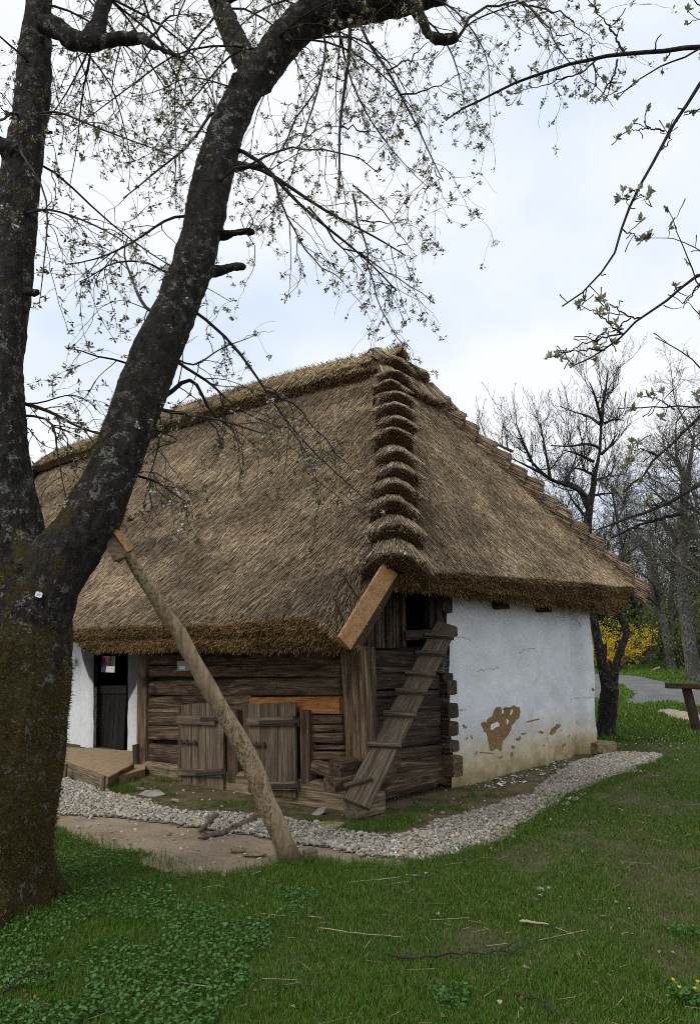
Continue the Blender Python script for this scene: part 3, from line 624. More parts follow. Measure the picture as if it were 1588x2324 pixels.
shutter('weathered plank shutter with its upper hinge half hidden by the pole', [(413, 1599, 436, 1788), (437, 1596, 468, 1790), (469, 1594, 508, 1795)],
        [(405, 1633, 490, 1636, 20), (408, 1752, 506, 1754, 17)], [(455, 1632, 500, 1632, 8), (445, 1757, 510, 1753, 9)], [(409, 1684, 445, 1686)], -.085)
shutter('plank shutter under the fresh orange log', [(565, 1599, 592, 1800), (593, 1597, 632, 1803), (633, 1594, 672, 1808)],
        [(563, 1639, 669, 1635, 19), (572, 1784, 674, 1783, 18)], [(588, 1640, 676, 1637, 9), (590, 1786, 676, 1783, 10)], [(565, 1690, 602, 1691)], -.085)
# pale knot and iron nails on the second shutter
kp = fp(640, 1727, -.107); V, F = blobs(np.array([kp]), .03, .2); 
# card on the logs
p_ = [fp(x, y, -.035) for x, y in [(403, 1500), (431, 1500), (431, 1522), (403, 1522)]]; cardo = slab('notice_holder', p_, .006, (0, -1, 0), M['grey_card'], house)
p_ = [fp(x, y, -.043) for x, y in [(407, 1512), (421, 1512), (421, 1519), (407, 1519)]]; slab('notice_card', p_, .003, (0, -1, 0), M['white_card'], cardo)

# side wall logs (loft room)
for args in [(828, 1492, 1005, 1500, 38, 36), (829, 1521, 1004, 1519, 16, 14), (830, 1548, 1005, 1546, 36, 38), (832, 1577, 1005, 1572, 14, 14), (832, 1606, 1005, 1594, 44, 40),
             (834, 1648, 1000, 1630, 42, 42), (836, 1690, 998, 1668, 42, 46), (838, 1722, 1000, 1703, 24, 30), (840, 1750, 1002, 1728, 34, 30), (840, 1788, 1016, 1757, 46, 48)]:
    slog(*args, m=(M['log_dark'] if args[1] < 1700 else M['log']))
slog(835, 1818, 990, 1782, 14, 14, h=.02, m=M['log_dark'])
# projecting ends of the cross wall
for px, py, hp, ln in [(998, 1366, 46, .14), (1012, 1433, 22, .30), (994, 1538, 18, .1), (1003, 1562, 34, .22), (1003, 1616, 34, .24), (1002, 1658, 32, .22), (1002, 1699, 28, .24), (1006, 1744, 46, .34)]:
    q = sp(px - 20, py, .05); h_ = abs(sp(px, py - hp / 2, .05)[2] - sp(px, py + hp / 2, .05)[2])
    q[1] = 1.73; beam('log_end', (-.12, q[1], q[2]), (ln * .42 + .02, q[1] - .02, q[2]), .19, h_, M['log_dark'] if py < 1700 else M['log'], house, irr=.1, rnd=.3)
# loft front: stick wall, doorway
for i, px in enumerate(np.linspace(818, 908, 12)):
    b0 = sp(px, 1467 - (1 if i % 2 else 0), -.02); t0 = b0 + [0, RNG.normal(0, .006), np.interp(i, [0, 11], [.42, .74])]
    beam('stick', b0 + [0, 0, -.02], t0, .055, .05, M['log_dark'], house, up=(0, 1, 0), irr=.25, rnd=.8)
bq = sp(911, 1468, .0); beam('loft_post', bq, bq + [0, 0, .78], .1, .07, M['log_dark'], house, up=(0, 1, 0))
bq = sp(974, 1440, .0); beam('loft_post', bq + [0, 0, -.02], bq + [0, 0, .66], .1, .1, M['log_dark'], house, up=(0, 1, 0))
bq = sp(992, 1440, .0); beam('loft_post', bq + [0, 0, -.1], bq + [0, 0, .7], .1, .1, M['log_dark'], house, up=(0, 1, 0))
a_ = sp(905, 1443, -.02); b_ = sp(1010, 1437, -.02); beam('loft_sill', a_, b_, .2, .12, M['log_dark'], house)
a_ = sp(850, 1352, -.05); b_ = sp(1005, 1322, -.05); beam('loft_beam', [-.08, .1, 2.42], [-.08, 2.0, 2.42], .14, .13, M['log_dark'], house)
a_ = sp(824, 1360, -.3)
slab('loft_shade_sheet', [(-1.2, .1, 1.5), (-1.2, 2.1, 1.5), (-1.2, 2.1, 2.9), (-1.2, 1.3, 2.9), (-1.2, .1, 2.0)], .05, (1, 0, 0), M['dark_room'], house)  # added near-black sheets, painted shade behind the loft opening
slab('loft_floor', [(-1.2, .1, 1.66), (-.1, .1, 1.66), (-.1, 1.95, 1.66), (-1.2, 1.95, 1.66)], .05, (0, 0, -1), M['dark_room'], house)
slab('loft_shade_sheet', [(-1.2, 1.79, 1.5), (-.1, 1.79, 1.5), (-.1, 1.79, 2.75), (-1.2, 1.79, 3.4)], .04, (0, -1, 0), M['dark_room'], house)
# little peg shelf on the corner
q = sp(845, 1526, .05); beam('log_end', [-.05, .0, q[2]], [.04, .42, q[2] + .01], .09, .07, M['log_dark'], house)

# white gable wall: a battered, lumpy sheet with rounded far corner
y0w, y1w = 1.80, 6.02
ys = np.linspace(y0w, y1w, 130); zs = np.linspace(-.05, 2.9, 95)
Yg, Zg = np.meshgrid(ys, zs)
rel = .03 * (hash_noise(Yg, Zg, .9, 31) - .5) + .05 * (hash_noise(Yg, Zg, 2.3, 32) - .5) + .02 * (hash_noise(Yg, Zg, 6, 33) - .5) + .008 * (hash_noise(Yg, Zg, 14, 35) - .5)
base = .02 + rel + .10 * np.clip(.55 - Zg, 0, 1) ** 1.5
pil = sstep(5.25, 5.36, Yg) * -.08 + sstep(5.40, 5.62, Yg) * .16
foot = .09 * np.clip(.35 - Zg, 0, .35) / .35 * (hash_noise(Yg, Zg, 3, 34))
Xg = base + pil * 1.0 - foot
edge = np.sqrt(np.clip(1 - ((np.clip(Yg, 5.88, 9) - 5.88) / .145) ** 2, 0, 1)); Xg = Xg - (1 - edge) * .14
V = np.stack([Xg, Yg, Zg], -1).reshape(-1, 3); i = np.arange(V.shape[0]).reshape(Yg.shape)
F = np.stack([i[:-1, :-1], i[:-1, 1:], i[1:, 1:], i[1:, :-1]], -1).reshape(-1, 4)
wall = np_mesh('plaster_wall', V, F, M['plaster'], house, smooth=True)
cuboid('wall_core', (-.5, 1.90, 0), (-.08, 6.0, 2.85), M['plaster'], house)
slab('rear_wall', [(-.1, 5.98, 0), (-14, 5.98, 0), (-14, 5.98, 2.6), (-.1, 5.98, 2.6)], .3, (0, -1, 0), M['plaster'], house) if False else None
def wall_x(y, z): return np.interp(y, ys, Xg[np.argmin(abs(zs - z))])
def flake(px, m, name, lift=.008, par=None):
    P = [sp(x, y, .03) for x, y in px]; P = [np.array([wall_x(p[1], p[2]) + lift, p[1], p[2]]) for p in P]
    from mathutils.geometry import tessellate_polygon
    tri = tessellate_polygon([[Vector(p) for p in P]])
    # refine so the patch follows the wall
    me = bpy.data.meshes.new(name); me.from_pydata([tuple(p) for p in P], [], [tuple(t_) for t_ in tri]); me.materials.append(m)
    import bmesh
    bm = bmesh.new(); bm.from_mesh(me); bmesh.ops.recalc_face_normals(bm, faces=bm.faces)
    for _ in range(2): bmesh.ops.subdivide_edges(bm, edges=[e_ for e_ in bm.edges if e_.calc_length() > .1], cuts=1, use_grid_fill=False)
    for v_ in bm.verts: v_.co.x = wall_x(v_.co.y, v_.co.z) + lift
    if sum(f_.normal.x for f_ in bm.faces) < 0: bmesh.ops.reverse_faces(bm, faces=bm.faces)
    bm.to_mesh(me); bm.free(); o = bpy.data.objects.new(name, me); COL.objects.link(o); o.parent = par or wall; return o
D5 = lambda L: [(965 + (x) * 800 / 1588 / 1.762, 1248.6 + y * 800 / 1588 / 1.762) for x, y in L]     # from the enlarged survey sheet
big = [(435, 1375), (462, 1360), (482, 1372), (490, 1342), (520, 1320), (532, 1318), (540, 1275), (556, 1248), (590, 1242), (606, 1262), (640, 1243), (672, 1250), (700, 1230), (716, 1242), (745, 1248), (748, 1290), (738, 1336),
       (716, 1348), (706, 1372), (690, 1384), (686, 1420), (668, 1470), (640, 1500), (620, 1520), (606, 1560), (600, 1594), (580, 1578), (552, 1572), (530, 1592), (505, 1590), (503, 1540), (495, 1490), (486, 1440), (470, 1444), (460, 1410)]
flake(D5(big), M['clay'], 'bare_clay_patch')
M['lime'] = m_plain('lime_remnant', (.70, .72, .73), sc=20, var=.08)
for L in ([(512, 1382), (540, 1374), (562, 1360), (584, 1378), (582, 1398), (556, 1404), (530, 1428), (514, 1424)], [(644, 1330), (660, 1322), (664, 1350), (656, 1382), (642, 1384)], [(668, 1290), (680, 1268), (692, 1262), (686, 1302), (672, 1310)], [(598, 1248), (612, 1252), (622, 1290), (608, 1300)]):
    flake(D5(L), M['lime'], 'lime_remnant', .012)
for L in ([(1005, 1440), (1010, 1420), (1040, 1400), (1050, 1382), (1072, 1378), (1074, 1400), (1052, 1424), (1040, 1450), (1012, 1470), (1004, 1462), (985, 1452)], [(900, 1442), (925, 1432), (948, 1448), (935, 1460)], [(728, 1490), (745, 1496), (756, 1472), (768, 1496), (748, 1512), (732, 1508)],
          [(295, 1390), (310, 1378), (312, 1400), (330, 1396), (330, 1412), (312, 1414)], [(322, 1500), (330, 1480), (336, 1490), (328, 1506)], [(358, 1460), (366, 1470), (370, 1500), (360, 1494)], [(690, 1560), (702, 1548), (720, 1566), (706, 1580)],
          [(690, 1610), (704, 1600), (706, 1632), (694, 1640)], [(385, 1612), (400, 1596), (410, 1600), (394, 1622)], [(1280, 1098), (1292, 1092), (1310, 1110), (1300, 1118)], [(928, 1548), (940, 1542), (946, 1552), (934, 1556)], [(1090, 1546), (1110, 1532), (1112, 1548), (1096, 1562)], [(764, 1454), (800, 1448), (804, 1456), (772, 1466)],
          [(800, 1360), (850, 1348), (912, 1336), (914, 1344), (850, 1358), (804, 1368)], [(425, 1602), (520, 1606), (545, 1612), (520, 1614), (430, 1608)], [(580, 1640), (618, 1636), (616, 1648), (584, 1652)], [(965, 1490), (975, 1494), (972, 1502)], [(1122, 1476), (1130, 1462), (1134, 1470), (1126, 1482)], [(1070, 1430), (1082, 1424), (1080, 1434)]):
    flake(D5(L), M['clay'], 'clay_spot', .006)
# fine cracks
def crack(px):
    P = np.array([sp(x, y, .03) for x, y in D5(px)]); P = resample(P, 24); P[1:-1] += RNG.normal(0, .012, (22, 3)) * [0, 1, 1]
    for p in P: p[0] = wall_x(p[1], p[2]) + .001
    V, F = tubes(P[None], np.full((1, 24), .0022), 4); np_mesh('crack', V, F, M['clay'], wall)
crack([(215, 1290), (270, 1268), (330, 1262)]); crack([(420, 960), (520, 948), (600, 930)]); crack([(1190, 540), (1205, 620)]); crack([(240, 690), (320, 695), (370, 720)]); crack([(1150, 1185), (1230, 1165), (1310, 1170)]); crack([(740, 812), (800, 790), (880, 780)])
# joist ends under the eave
for px, py in [(1135, 1371), (1232, 1379)]:
    q = sp(px, py, .1); beam('joist_end', (-.2, q[1], q[2] + .03), (.19, q[1], q[2] + .03), .2, .2, M['log_dark'], house, irr=.1, rnd=.4)
# corner foundation stone and gable footing
q = sp(1334, 1700, .1); V, F = None, None
beam('corner_stone', (.03, 5.62, .1), (.12, 6.12, .09), .42, .17, M['stone_moss'], house, irr=.12, rnd=.35)

# door bay
VB = .70
def bay(px, name, m, v=VB, thick=.12):
    return slab(name, [fp(x, y, v) for x, y in px], thick, (0, 1, 0), m, house)
def smooth_panel(name, px, v, depth, m):
    a_ = np.array([fp(*p, v) for p in px])      # tl, tr, br, bl
    n1, n2 = 8, 30; U, W = np.meshgrid(np.linspace(0, 1, n1), np.linspace(0, 1, n2))
    P = (a_[0] * (1 - U[..., None]) + a_[1] * U[..., None]) * (1 - W[..., None]) + (a_[3] * (1 - U[..., None]) + a_[2] * U[..., None]) * W[..., None]
    P[..., 1] += .02 * (hash_noise(P[..., 0], P[..., 2], 4, 41) - .5) + .05 * (np.abs(U * 2 - 1) > .99)
    P[..., 0] += .02 * (hash_noise(P[..., 0] * 0, P[..., 2], 5, 42) - .5)
    i = np.arange(P[..., 0].size).reshape(U.shape); F = np.stack([i[:-1, :-1], i[1:, :-1], i[1:, 1:], i[:-1, 1:]], -1).reshape(-1, 4)
    return np_mesh(name, P.reshape(-1, 3), F, m, house, smooth=True)
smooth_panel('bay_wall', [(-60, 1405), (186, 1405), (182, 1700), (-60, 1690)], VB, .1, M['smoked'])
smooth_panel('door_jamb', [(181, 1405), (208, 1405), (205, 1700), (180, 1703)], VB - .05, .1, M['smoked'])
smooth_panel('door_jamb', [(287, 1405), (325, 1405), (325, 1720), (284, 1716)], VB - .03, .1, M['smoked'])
bay([(206, 1405), (216, 1405), (214, 1560), (204, 1560)], 'door_frame', M['log_dark'], VB + .05, .05)
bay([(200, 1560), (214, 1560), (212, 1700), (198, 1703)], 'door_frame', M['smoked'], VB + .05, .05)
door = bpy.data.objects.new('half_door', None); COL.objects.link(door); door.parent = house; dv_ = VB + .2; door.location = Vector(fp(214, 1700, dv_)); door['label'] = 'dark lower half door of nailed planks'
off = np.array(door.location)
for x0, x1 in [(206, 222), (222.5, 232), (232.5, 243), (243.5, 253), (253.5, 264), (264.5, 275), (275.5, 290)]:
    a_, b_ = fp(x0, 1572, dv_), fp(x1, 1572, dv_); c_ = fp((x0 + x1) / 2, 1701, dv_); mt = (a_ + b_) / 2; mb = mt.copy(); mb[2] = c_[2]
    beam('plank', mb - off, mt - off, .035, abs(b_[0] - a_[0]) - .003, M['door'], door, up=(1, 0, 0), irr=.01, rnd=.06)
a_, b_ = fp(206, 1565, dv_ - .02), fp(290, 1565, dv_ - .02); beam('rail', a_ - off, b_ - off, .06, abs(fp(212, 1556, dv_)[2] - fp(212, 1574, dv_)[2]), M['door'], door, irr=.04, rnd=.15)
for x in (223, 238, 255, 270):
    for y in (1590, 1650, 1680):
        pass
# threshold and porch floor
q0, q1 = fp(196, 1704, VB - .1), fp(285, 1712, VB - .1); beam('threshold', q0, q1, .2, .10, M['stone'], house, irr=.1, rnd=.4)
# room seen through the open upper half: dark, with a small window at the back
zf = .12; BK = 3.4
wx0, wx1 = fp(222, 1507, BK)[0], fp(264, 1507, BK)[0]; wz0, wz1 = fp(243, 1526, BK)[2], fp(243, 1489, BK)[2]
rx0, rx1 = wx0 - 1.2, fp(286, 1600, VB)[0] + .9
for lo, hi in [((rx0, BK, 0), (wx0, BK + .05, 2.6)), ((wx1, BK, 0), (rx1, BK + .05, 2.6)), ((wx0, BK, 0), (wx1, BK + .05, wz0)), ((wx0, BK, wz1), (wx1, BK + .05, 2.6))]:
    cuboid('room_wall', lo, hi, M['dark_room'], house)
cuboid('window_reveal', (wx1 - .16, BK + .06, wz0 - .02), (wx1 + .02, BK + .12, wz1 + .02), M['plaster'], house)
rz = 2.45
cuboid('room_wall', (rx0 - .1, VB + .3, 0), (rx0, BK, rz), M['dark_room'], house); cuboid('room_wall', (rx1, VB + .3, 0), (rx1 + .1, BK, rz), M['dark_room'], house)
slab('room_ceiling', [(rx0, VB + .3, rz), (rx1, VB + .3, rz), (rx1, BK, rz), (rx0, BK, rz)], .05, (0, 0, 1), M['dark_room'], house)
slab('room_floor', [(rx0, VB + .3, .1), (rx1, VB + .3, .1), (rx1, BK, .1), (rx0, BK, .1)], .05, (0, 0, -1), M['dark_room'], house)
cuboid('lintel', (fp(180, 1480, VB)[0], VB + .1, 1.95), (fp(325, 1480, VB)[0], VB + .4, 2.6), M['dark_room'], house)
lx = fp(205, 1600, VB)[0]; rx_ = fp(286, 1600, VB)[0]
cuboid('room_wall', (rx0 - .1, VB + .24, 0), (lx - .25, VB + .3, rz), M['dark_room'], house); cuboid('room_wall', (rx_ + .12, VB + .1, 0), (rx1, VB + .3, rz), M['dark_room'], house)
# plaque by the door with lines of writing
p_ = [fp(x, y, VB - .03) for x, y in [(148, 1493), (171, 1493), (171, 1509), (148, 1509)]]
pl = slab('door_plaque', p_, .008, (0, -1, 0), M['white_card'], house, label='small cream plaque beside the door')
def ln(x0, x1, y, th): slab('inscription', [fp(x, yy, VB - .041) for x, yy in [(x0, y), (x1, y), (x1, y + th), (x0, y + th)]], .001, (0, -1, 0), M['ink'], pl)
ln(156, 164, 1496.5, .7); ln(152, 168, 1499.2, .5); ln(156, 163, 1502.5, .9); ln(152, 166, 1504.9, .4); ln(154, 158, 1507.3, .5); ln(162, 165, 1507.3, .5)
# ------------------------------------------------------------------ porch
PF = g2([(20, 1706), (290, 1714), (312, 1745), (245, 1780), (140, 1738), (60, 1712)])
zp = .10
pz = [gnd(x, y, zp) for x, y in [(40, 1690), (180, 1697), (330, 1706), (330, 1745), (240, 1771), (138, 1735), (40, 1705)]]
me_ = [tuple(p) for p in pz]
po = slab('porch_floor', [(p[0], p[1], 0) for p in pz], zp, (0, 0, 1), M['mud'], None); tag(po, kind='structure')
ed = thing('porch_edging', 'weathered edging board with two stakes along the mud porch', 'edging board', gnd(240, 1792))
eo = np.array(ed.location)
a_, b_ = gnd(236, 1797), gnd(138, 1757); beam('edging_board', a_ - eo + [0, 0, .09], b_ - eo + [0, 0, .09], .04, .17, M['sill'], ed, irr=.03, rnd=.1)
a_, b_ = gnd(240, 1797), gnd(300, 1762); beam('edging_board', a_ - eo + [0, 0, .08], b_ - eo + [0, 0, .08], .04, .15, M['sill'], ed, irr=.03, rnd=.1)
for x, y in [(146, 1772), (232, 1803)]: q = gnd(x, y); beam('stake', q - eo + [0, 0, -.05], q - eo + [0, 0, .2], .05, .06, M['sill'], ed, irr=.03, rnd=.15)
#@@ROOF
# ------------------------------------------------------------------ thatched roof (house frame: x to the right, y into the house)
RL = -12.6
RX = np.array([-12.6, -7.2, -4.2, -1.83, 3]); RYr = np.array([2.25, 2.52, 2.76, 3.1, 3.1]); RZr = np.array([6.68, 6.66, 6.62, 6.55, 6.55])
def ridge_y(x): return np.interp(x, RX, RYr)
def ridge_z(x): return np.interp(x, RX, RZr)
EY, EZ = -.62, 1.93
XE = .60
def eave_y(x): return EY + .4 * sstep(-5.35, -5.6, x)
def front_z(x, y):
    x = np.asarray(x, float); y = np.asarray(y, float)
    ry, rz = ridge_y(x), ridge_z(x)
    z1 = EZ + (y - EY) * (2.62 - EZ) / (0 - EY)
    z2 = 2.62 + (rz - 2.62) * y / ry - .10 * np.sin(pi * np.clip(y / ry, 0, 1))
    z = np.where(y < 0, z1, z2)
    z = z - .26 * sstep(0.02, .62, x) * (1 - sstep(-.2, .6, y))
    return z + .035 * (hash_noise(x, y, 1.3, 51) - .5) + .03 * (hash_noise(x, y, 3.1, 52) - .5)
HIP0 = np.array([XE, 0, 2.50]); APEX = np.array([-1.83, 3.1, 6.55])
def hip_y(x): return 3.1 * (XE - x) / (XE + 1.83)
VB_ = 7.0
def back_y(x): return VB_ - (VB_ - 3.1) * (XE - x) / (XE + 1.83)
def right_z(x, y):
    ze = 2.45 + .04 * y; k = (XE - x) / (XE + 1.83)
    return ze + (6.55 - ze) * k - .08 * np.sin(pi * np.clip(k, 0, 1)) + .03 * (hash_noise(x, y, 1.3, 53) - .5) + .03 * (hash_noise(x, y, 3.1, 54) - .5)
roof = bpy.data.objects.new('thatch_roof', None); COL.objects.link(roof); roof.parent = house; roof['label'] = 'steep grey straw thatch with stepped hips'
def surf(P, m, name, flip=False):
    i = np.arange(P.shape[0] * P.shape[1]).reshape(P.shape[:2]); F = np.stack([i[:-1, :-1], i[:-1, 1:], i[1:, 1:], i[1:, :-1]], -1).reshape(-1, 4)
    if flip: F = F[:, ::-1]
    return P.reshape(-1, 3), F
acc = Acc()
def hip_left_x(t): return RL - 1.9 * (1 - t)              # far hip leans out
# front slope: columns at t (0 eave .. 1 ridge)
T_ = np.linspace(0, 1, 50); S_ = np.linspace(0, 1, 150)
P = np.zeros((len(T_), len(S_), 3))
for a_i, t_ in enumerate(T_):
    xr = XE if t_ < .14 else XE - (XE + 1.83) * (t_ - .14) / .86
    yv = lambda x: np.where(t_ < .14, eave_y(x) + (0 - eave_y(x)) * t_ / .14, ridge_y(np.minimum(x, -1.83)) * (t_ - .14) / .86)
    xs = hip_left_x(t_) * (1 - S_) + xr * S_
    yy = np.maximum(yv(xs), eave_y(xs)); P[a_i] = np.stack([xs, yy, front_z(xs, yy)], -1)
FRONT = P; acc.add(*surf(P, None, ''), 0)
# right slope
Tr = np.linspace(0, 1, 40); Sr = np.linspace(0, 1, 70); P = np.zeros((40, 70, 3))
for a_i, t_ in enumerate(Tr):
    x = XE - (XE + 1.83) * t_; y = hip_y(x) * (1 - Sr) + back_y(x) * Sr
    P[a_i] = np.stack([np.full(70, x), y, right_z(x, y)], -1)
acc.add(*surf(P, None, ''), 0)
# rear slope and left end, simple
P = np.zeros((12, 20, 3))
for a_i, t_ in enumerate(np.linspace(0, 1, 12)):
    xr = XE - (XE + 1.83) * t_; xs = np.linspace(hip_left_x(t_), xr, 20); ye = VB_ + 0 * xs; yr = ridge_y(np.minimum(xs, -1.83)); P[a_i] = np.stack([xs, ye + (yr - ye) * t_, 2.6 + (ridge_z(xs) - 2.6) * t_ - .05], -1)
acc.add(*surf(P[:, ::-1], None, ''), 0)
P = np.zeros((12, 10, 3))
for a_i, t_ in enumerate(np.linspace(0, 1, 12)):
    y0_, y1_ = EY + (2.25 - EY) * t_, VB_ + (2.25 - VB_) * t_; ys_ = np.linspace(y0_, y1_, 10)
    P[a_i] = np.stack([np.full(10, hip_left_x(t_) - .03), ys_, np.full(10, 2.3 + (6.6 - 2.3) * t_)], -1)
acc.add(*surf(P[:, ::-1], None, ''), 0)
# cut eaves: front and right
xs = np.linspace(-15, XE, 260); ey = eave_y(xs); top = np.stack([xs, ey, front_z(xs, ey)], -1)
lift = .16 * sstep(-4.6, -4.9, xs) + .2 * sstep(-5.3, -5.6, xs)
bz = 1.625 + lift + .02 * hash_noise(xs, xs * 0, 3, 55)
bz = np.minimum(bz, top[:, 2] - .03); bot = np.stack([xs - .0 * xs, ey + .14, bz], -1)
rows = np.stack([top * (1 - q) + bot * q + np.array([0, -.03 * sin(pi * q) + .035 * math.exp(-((q - .5) / .12) ** 2), 0]) + np.stack([0 * xs, -.035 * hash_noise(xs, xs * 0 + q * 2, 8, 56) - .05 * hash_noise(xs, xs * 0 + q, 2.2, 58), 0 * xs], -1) for q in np.linspace(0, 1, 7)])
FCUT = rows; acc.add(*surf(rows[::-1], None, ''), 1)
inn = np.stack([xs, bot[:, 1] + 1.0, bot[:, 2] + 1.02], -1); inn[:, 2] = np.minimum(inn[:, 2], right_z(xs, inn[:, 1]) - .25); acc.add(*surf(np.stack([inn, bot])[:, xs < .42], None, ''), 2)
yv = np.linspace(-.02, VB_, 150); tp = np.stack([np.full(150, XE), yv, right_z(XE, yv)], -1)
bt = np.stack([np.full(150, .34), yv, 2.275 + .025 * hash_noise(yv, yv * 0, 2.5, 57)], -1); bt[:, 2] = np.minimum(bt[:, 2], tp[:, 2] - .1)
bt[:, 1] = np.interp(yv, [0, .3, 6.2, VB_], [.0, .3, 6.1, 6.35])
rows = np.stack([tp * (1 - q) + bt * q + np.array([.05 * sin(pi * q) - .03 * math.exp(-((q - .45) / .12) ** 2), 0, -.02 * sin(pi * q)]) + np.stack([.05 * (hash_noise(yv, yv * 0 + q * 1.5, 5, 59) - .5) + .07 * (hash_noise(yv, yv * 0 + q, 1.7, 60) - .5) * sin(pi * q), 0 * yv, 0 * yv], -1) for q in np.linspace(0, 1, 7)])
RCUT = rows; acc.add(*surf(rows[::-1], None, ''), 1)
inn = np.stack([bt[:, 0] - 1.0, np.maximum(bt[:, 1], .4), bt[:, 2] + 1.5], -1); inn[:, 2] = np.minimum(inn[:, 2], front_z(inn[:, 0], inn[:, 1]) - .2); acc.add(*surf(np.stack([inn, bt]), None, ''), 2)
# closing faces of the cut front slope beside the bargeboard
ed_y = np.linspace(EY, .0, 12); tpe = np.stack([np.full(12, XE), ed_y, front_z(np.full(12, XE), ed_y)], -1); bte = tpe + np.array([0, .05, -.09]); bte[:, 2] = np.maximum(bte[:, 2], 1.62)
acc.add(*surf(np.stack([tpe, bte])[::-1], None, ''), 2)
acc.build('thatch_body', [M['thatch'], M['thatch_cut'], M['thatch_in']], roof, smooth=True)

# straws lying on the slopes
def lay(pts, down, nrm, room, Lr, wig, lift, rad):
    m = len(pts); L = RNG.uniform(*Lr, m)[:, None]; L = np.minimum(L, np.maximum((room[:, None] + RNG.uniform(0, .05, (m, 1))) / .6, .07))
    side = np.cross(nrm, down); ang = RNG.normal(0, wig, m)[:, None]
    d = unit(down * np.cos(ang) + side * np.sin(ang)); b = pts - d * L * .4 - nrm * .012; e_ = pts + d * L * .6 + nrm * RNG.uniform(.004, lift, m)[:, None]
    r = RNG.uniform(*rad, m); return prisms(b, e_, r, r * .7)
n_ = 110000
x = -1.0 * (RNG.uniform(0, 1, n_) ** 1.35) * 13.5 + XE - .02; t_ = RNG.uniform(0, 1, n_) ** .9
yr = ridge_y(x); y = eave_y(x) + (yr - eave_y(x)) * t_; ok = (y < np.where(x > -1.83, hip_y(x), yr)) | (y < 0); ok &= (x > RL - 1.9 * (1 - t_)); x, y = x[ok], y[ok]
dz = (front_z(x, y + .05) - front_z(x, y - .05)) / .1; dn = unit(np.stack([0 * x, -1 + 0 * x, -dz], 1)); nm = unit(np.stack([0 * x, -dz, 1 + 0 * x], 1))
skew = sstep(-.15, .6, x) * (1 - sstep(.0, .9, y)); dn = unit(dn + np.stack([skew * .55, 0 * x, -skew * .2], 1))
gn = (hash_noise(x, y, 2.2, 61) - .5) * .16; dn = unit(dn + np.stack([gn, 0 * gn, 0 * gn], 1))
Vf, Ff = lay(np.stack([x, y, front_z(x, y)], 1), dn, nm, np.minimum((y - eave_y(x)) / .68, (XE - x) / (.05 + np.maximum(dn[:, 0], 0))), (.15, .42), .16, .045, (.0026, .006))
n_ = 70000
k = 1 - np.sqrt(RNG.uniform(0, 1, n_)); k = np.where(RNG.uniform(0, 1, n_) < .1, RNG.uniform(0, .12, n_), k); x = XE - (XE + 1.83) * k; y = hip_y(x) + (back_y(x) - hip_y(x)) * RNG.uniform(0, 1, n_)
dz = (right_z(x + .05, y) - right_z(x - .05, y)) / .1; dn = unit(np.stack([1 + 0 * x, 0 * x, dz], 1)); nm = unit(np.stack([-dz, 0 * x, 1 + 0 * x], 1))
gn = (hash_noise(x, y, 2.2, 62) - .5) * .16; dn = unit(dn + np.stack([0 * gn, gn, 0 * gn], 1))
Vr, Fr = lay(np.stack([x, y, right_z(x, y)], 1), dn, nm, (XE - x) / .55, (.15, .42), .14, .04, (.0026, .0058))
a = Acc(); a.add(Vf, Ff); a.add(Vr, Fr); tag(a.build('straw_cover', M['straw'], roof), kind='stuff')
# reed ends of the cut eaves
def stubs(rows, n, direc, L=(.03, .07), rad=(.0032, .0062), jit=.25):
    nr, nc = rows.shape[:2]; u_ = RNG.uniform(0, nc - 1.001, n); v_ = RNG.uniform(0, nr - 1.001, n); i, j = v_.astype(int), u_.astype(int); fv, fu = (v_ - i)[:, None], (u_ - j)[:, None]
    p = (rows[i, j] * (1 - fu) + rows[i, j + 1] * fu) * (1 - fv) + (rows[i + 1, j] * (1 - fu) + rows[i + 1, j + 1] * fu) * fv
    d = unit(np.asarray(direc) + RNG.normal(0, jit, (n, 3)) * .6); l = RNG.uniform(*L, n)[:, None]
    return prisms(p - d * .02, p + d * l * RNG.uniform(.25, 1, (n, 1)), RNG.uniform(*rad, n), k=4, cap=True)
a = Acc(); vis = FCUT[:, int(260 * (15 - 5.3) / 15.6):]
a.add(*stubs(vis, 26000, (0, -.75, -.66))); a.add(*stubs(RCUT, 34000, (.62, 0, -.78)))
# ragged bottom fringe
a.add(*stubs(vis[-2:], 2600, (0, -.4, -.9), (.03, .11))); a.add(*stubs(RCUT[-2:], 3000, (.5, 0, -.9), (.03, .12)))
a.add(*stubs(RCUT[:2], 2500, (.7, 0, -.5), (.04, .1)))
tag(a.build('reed_ends', M['reed_cut'], roof), kind='stuff')

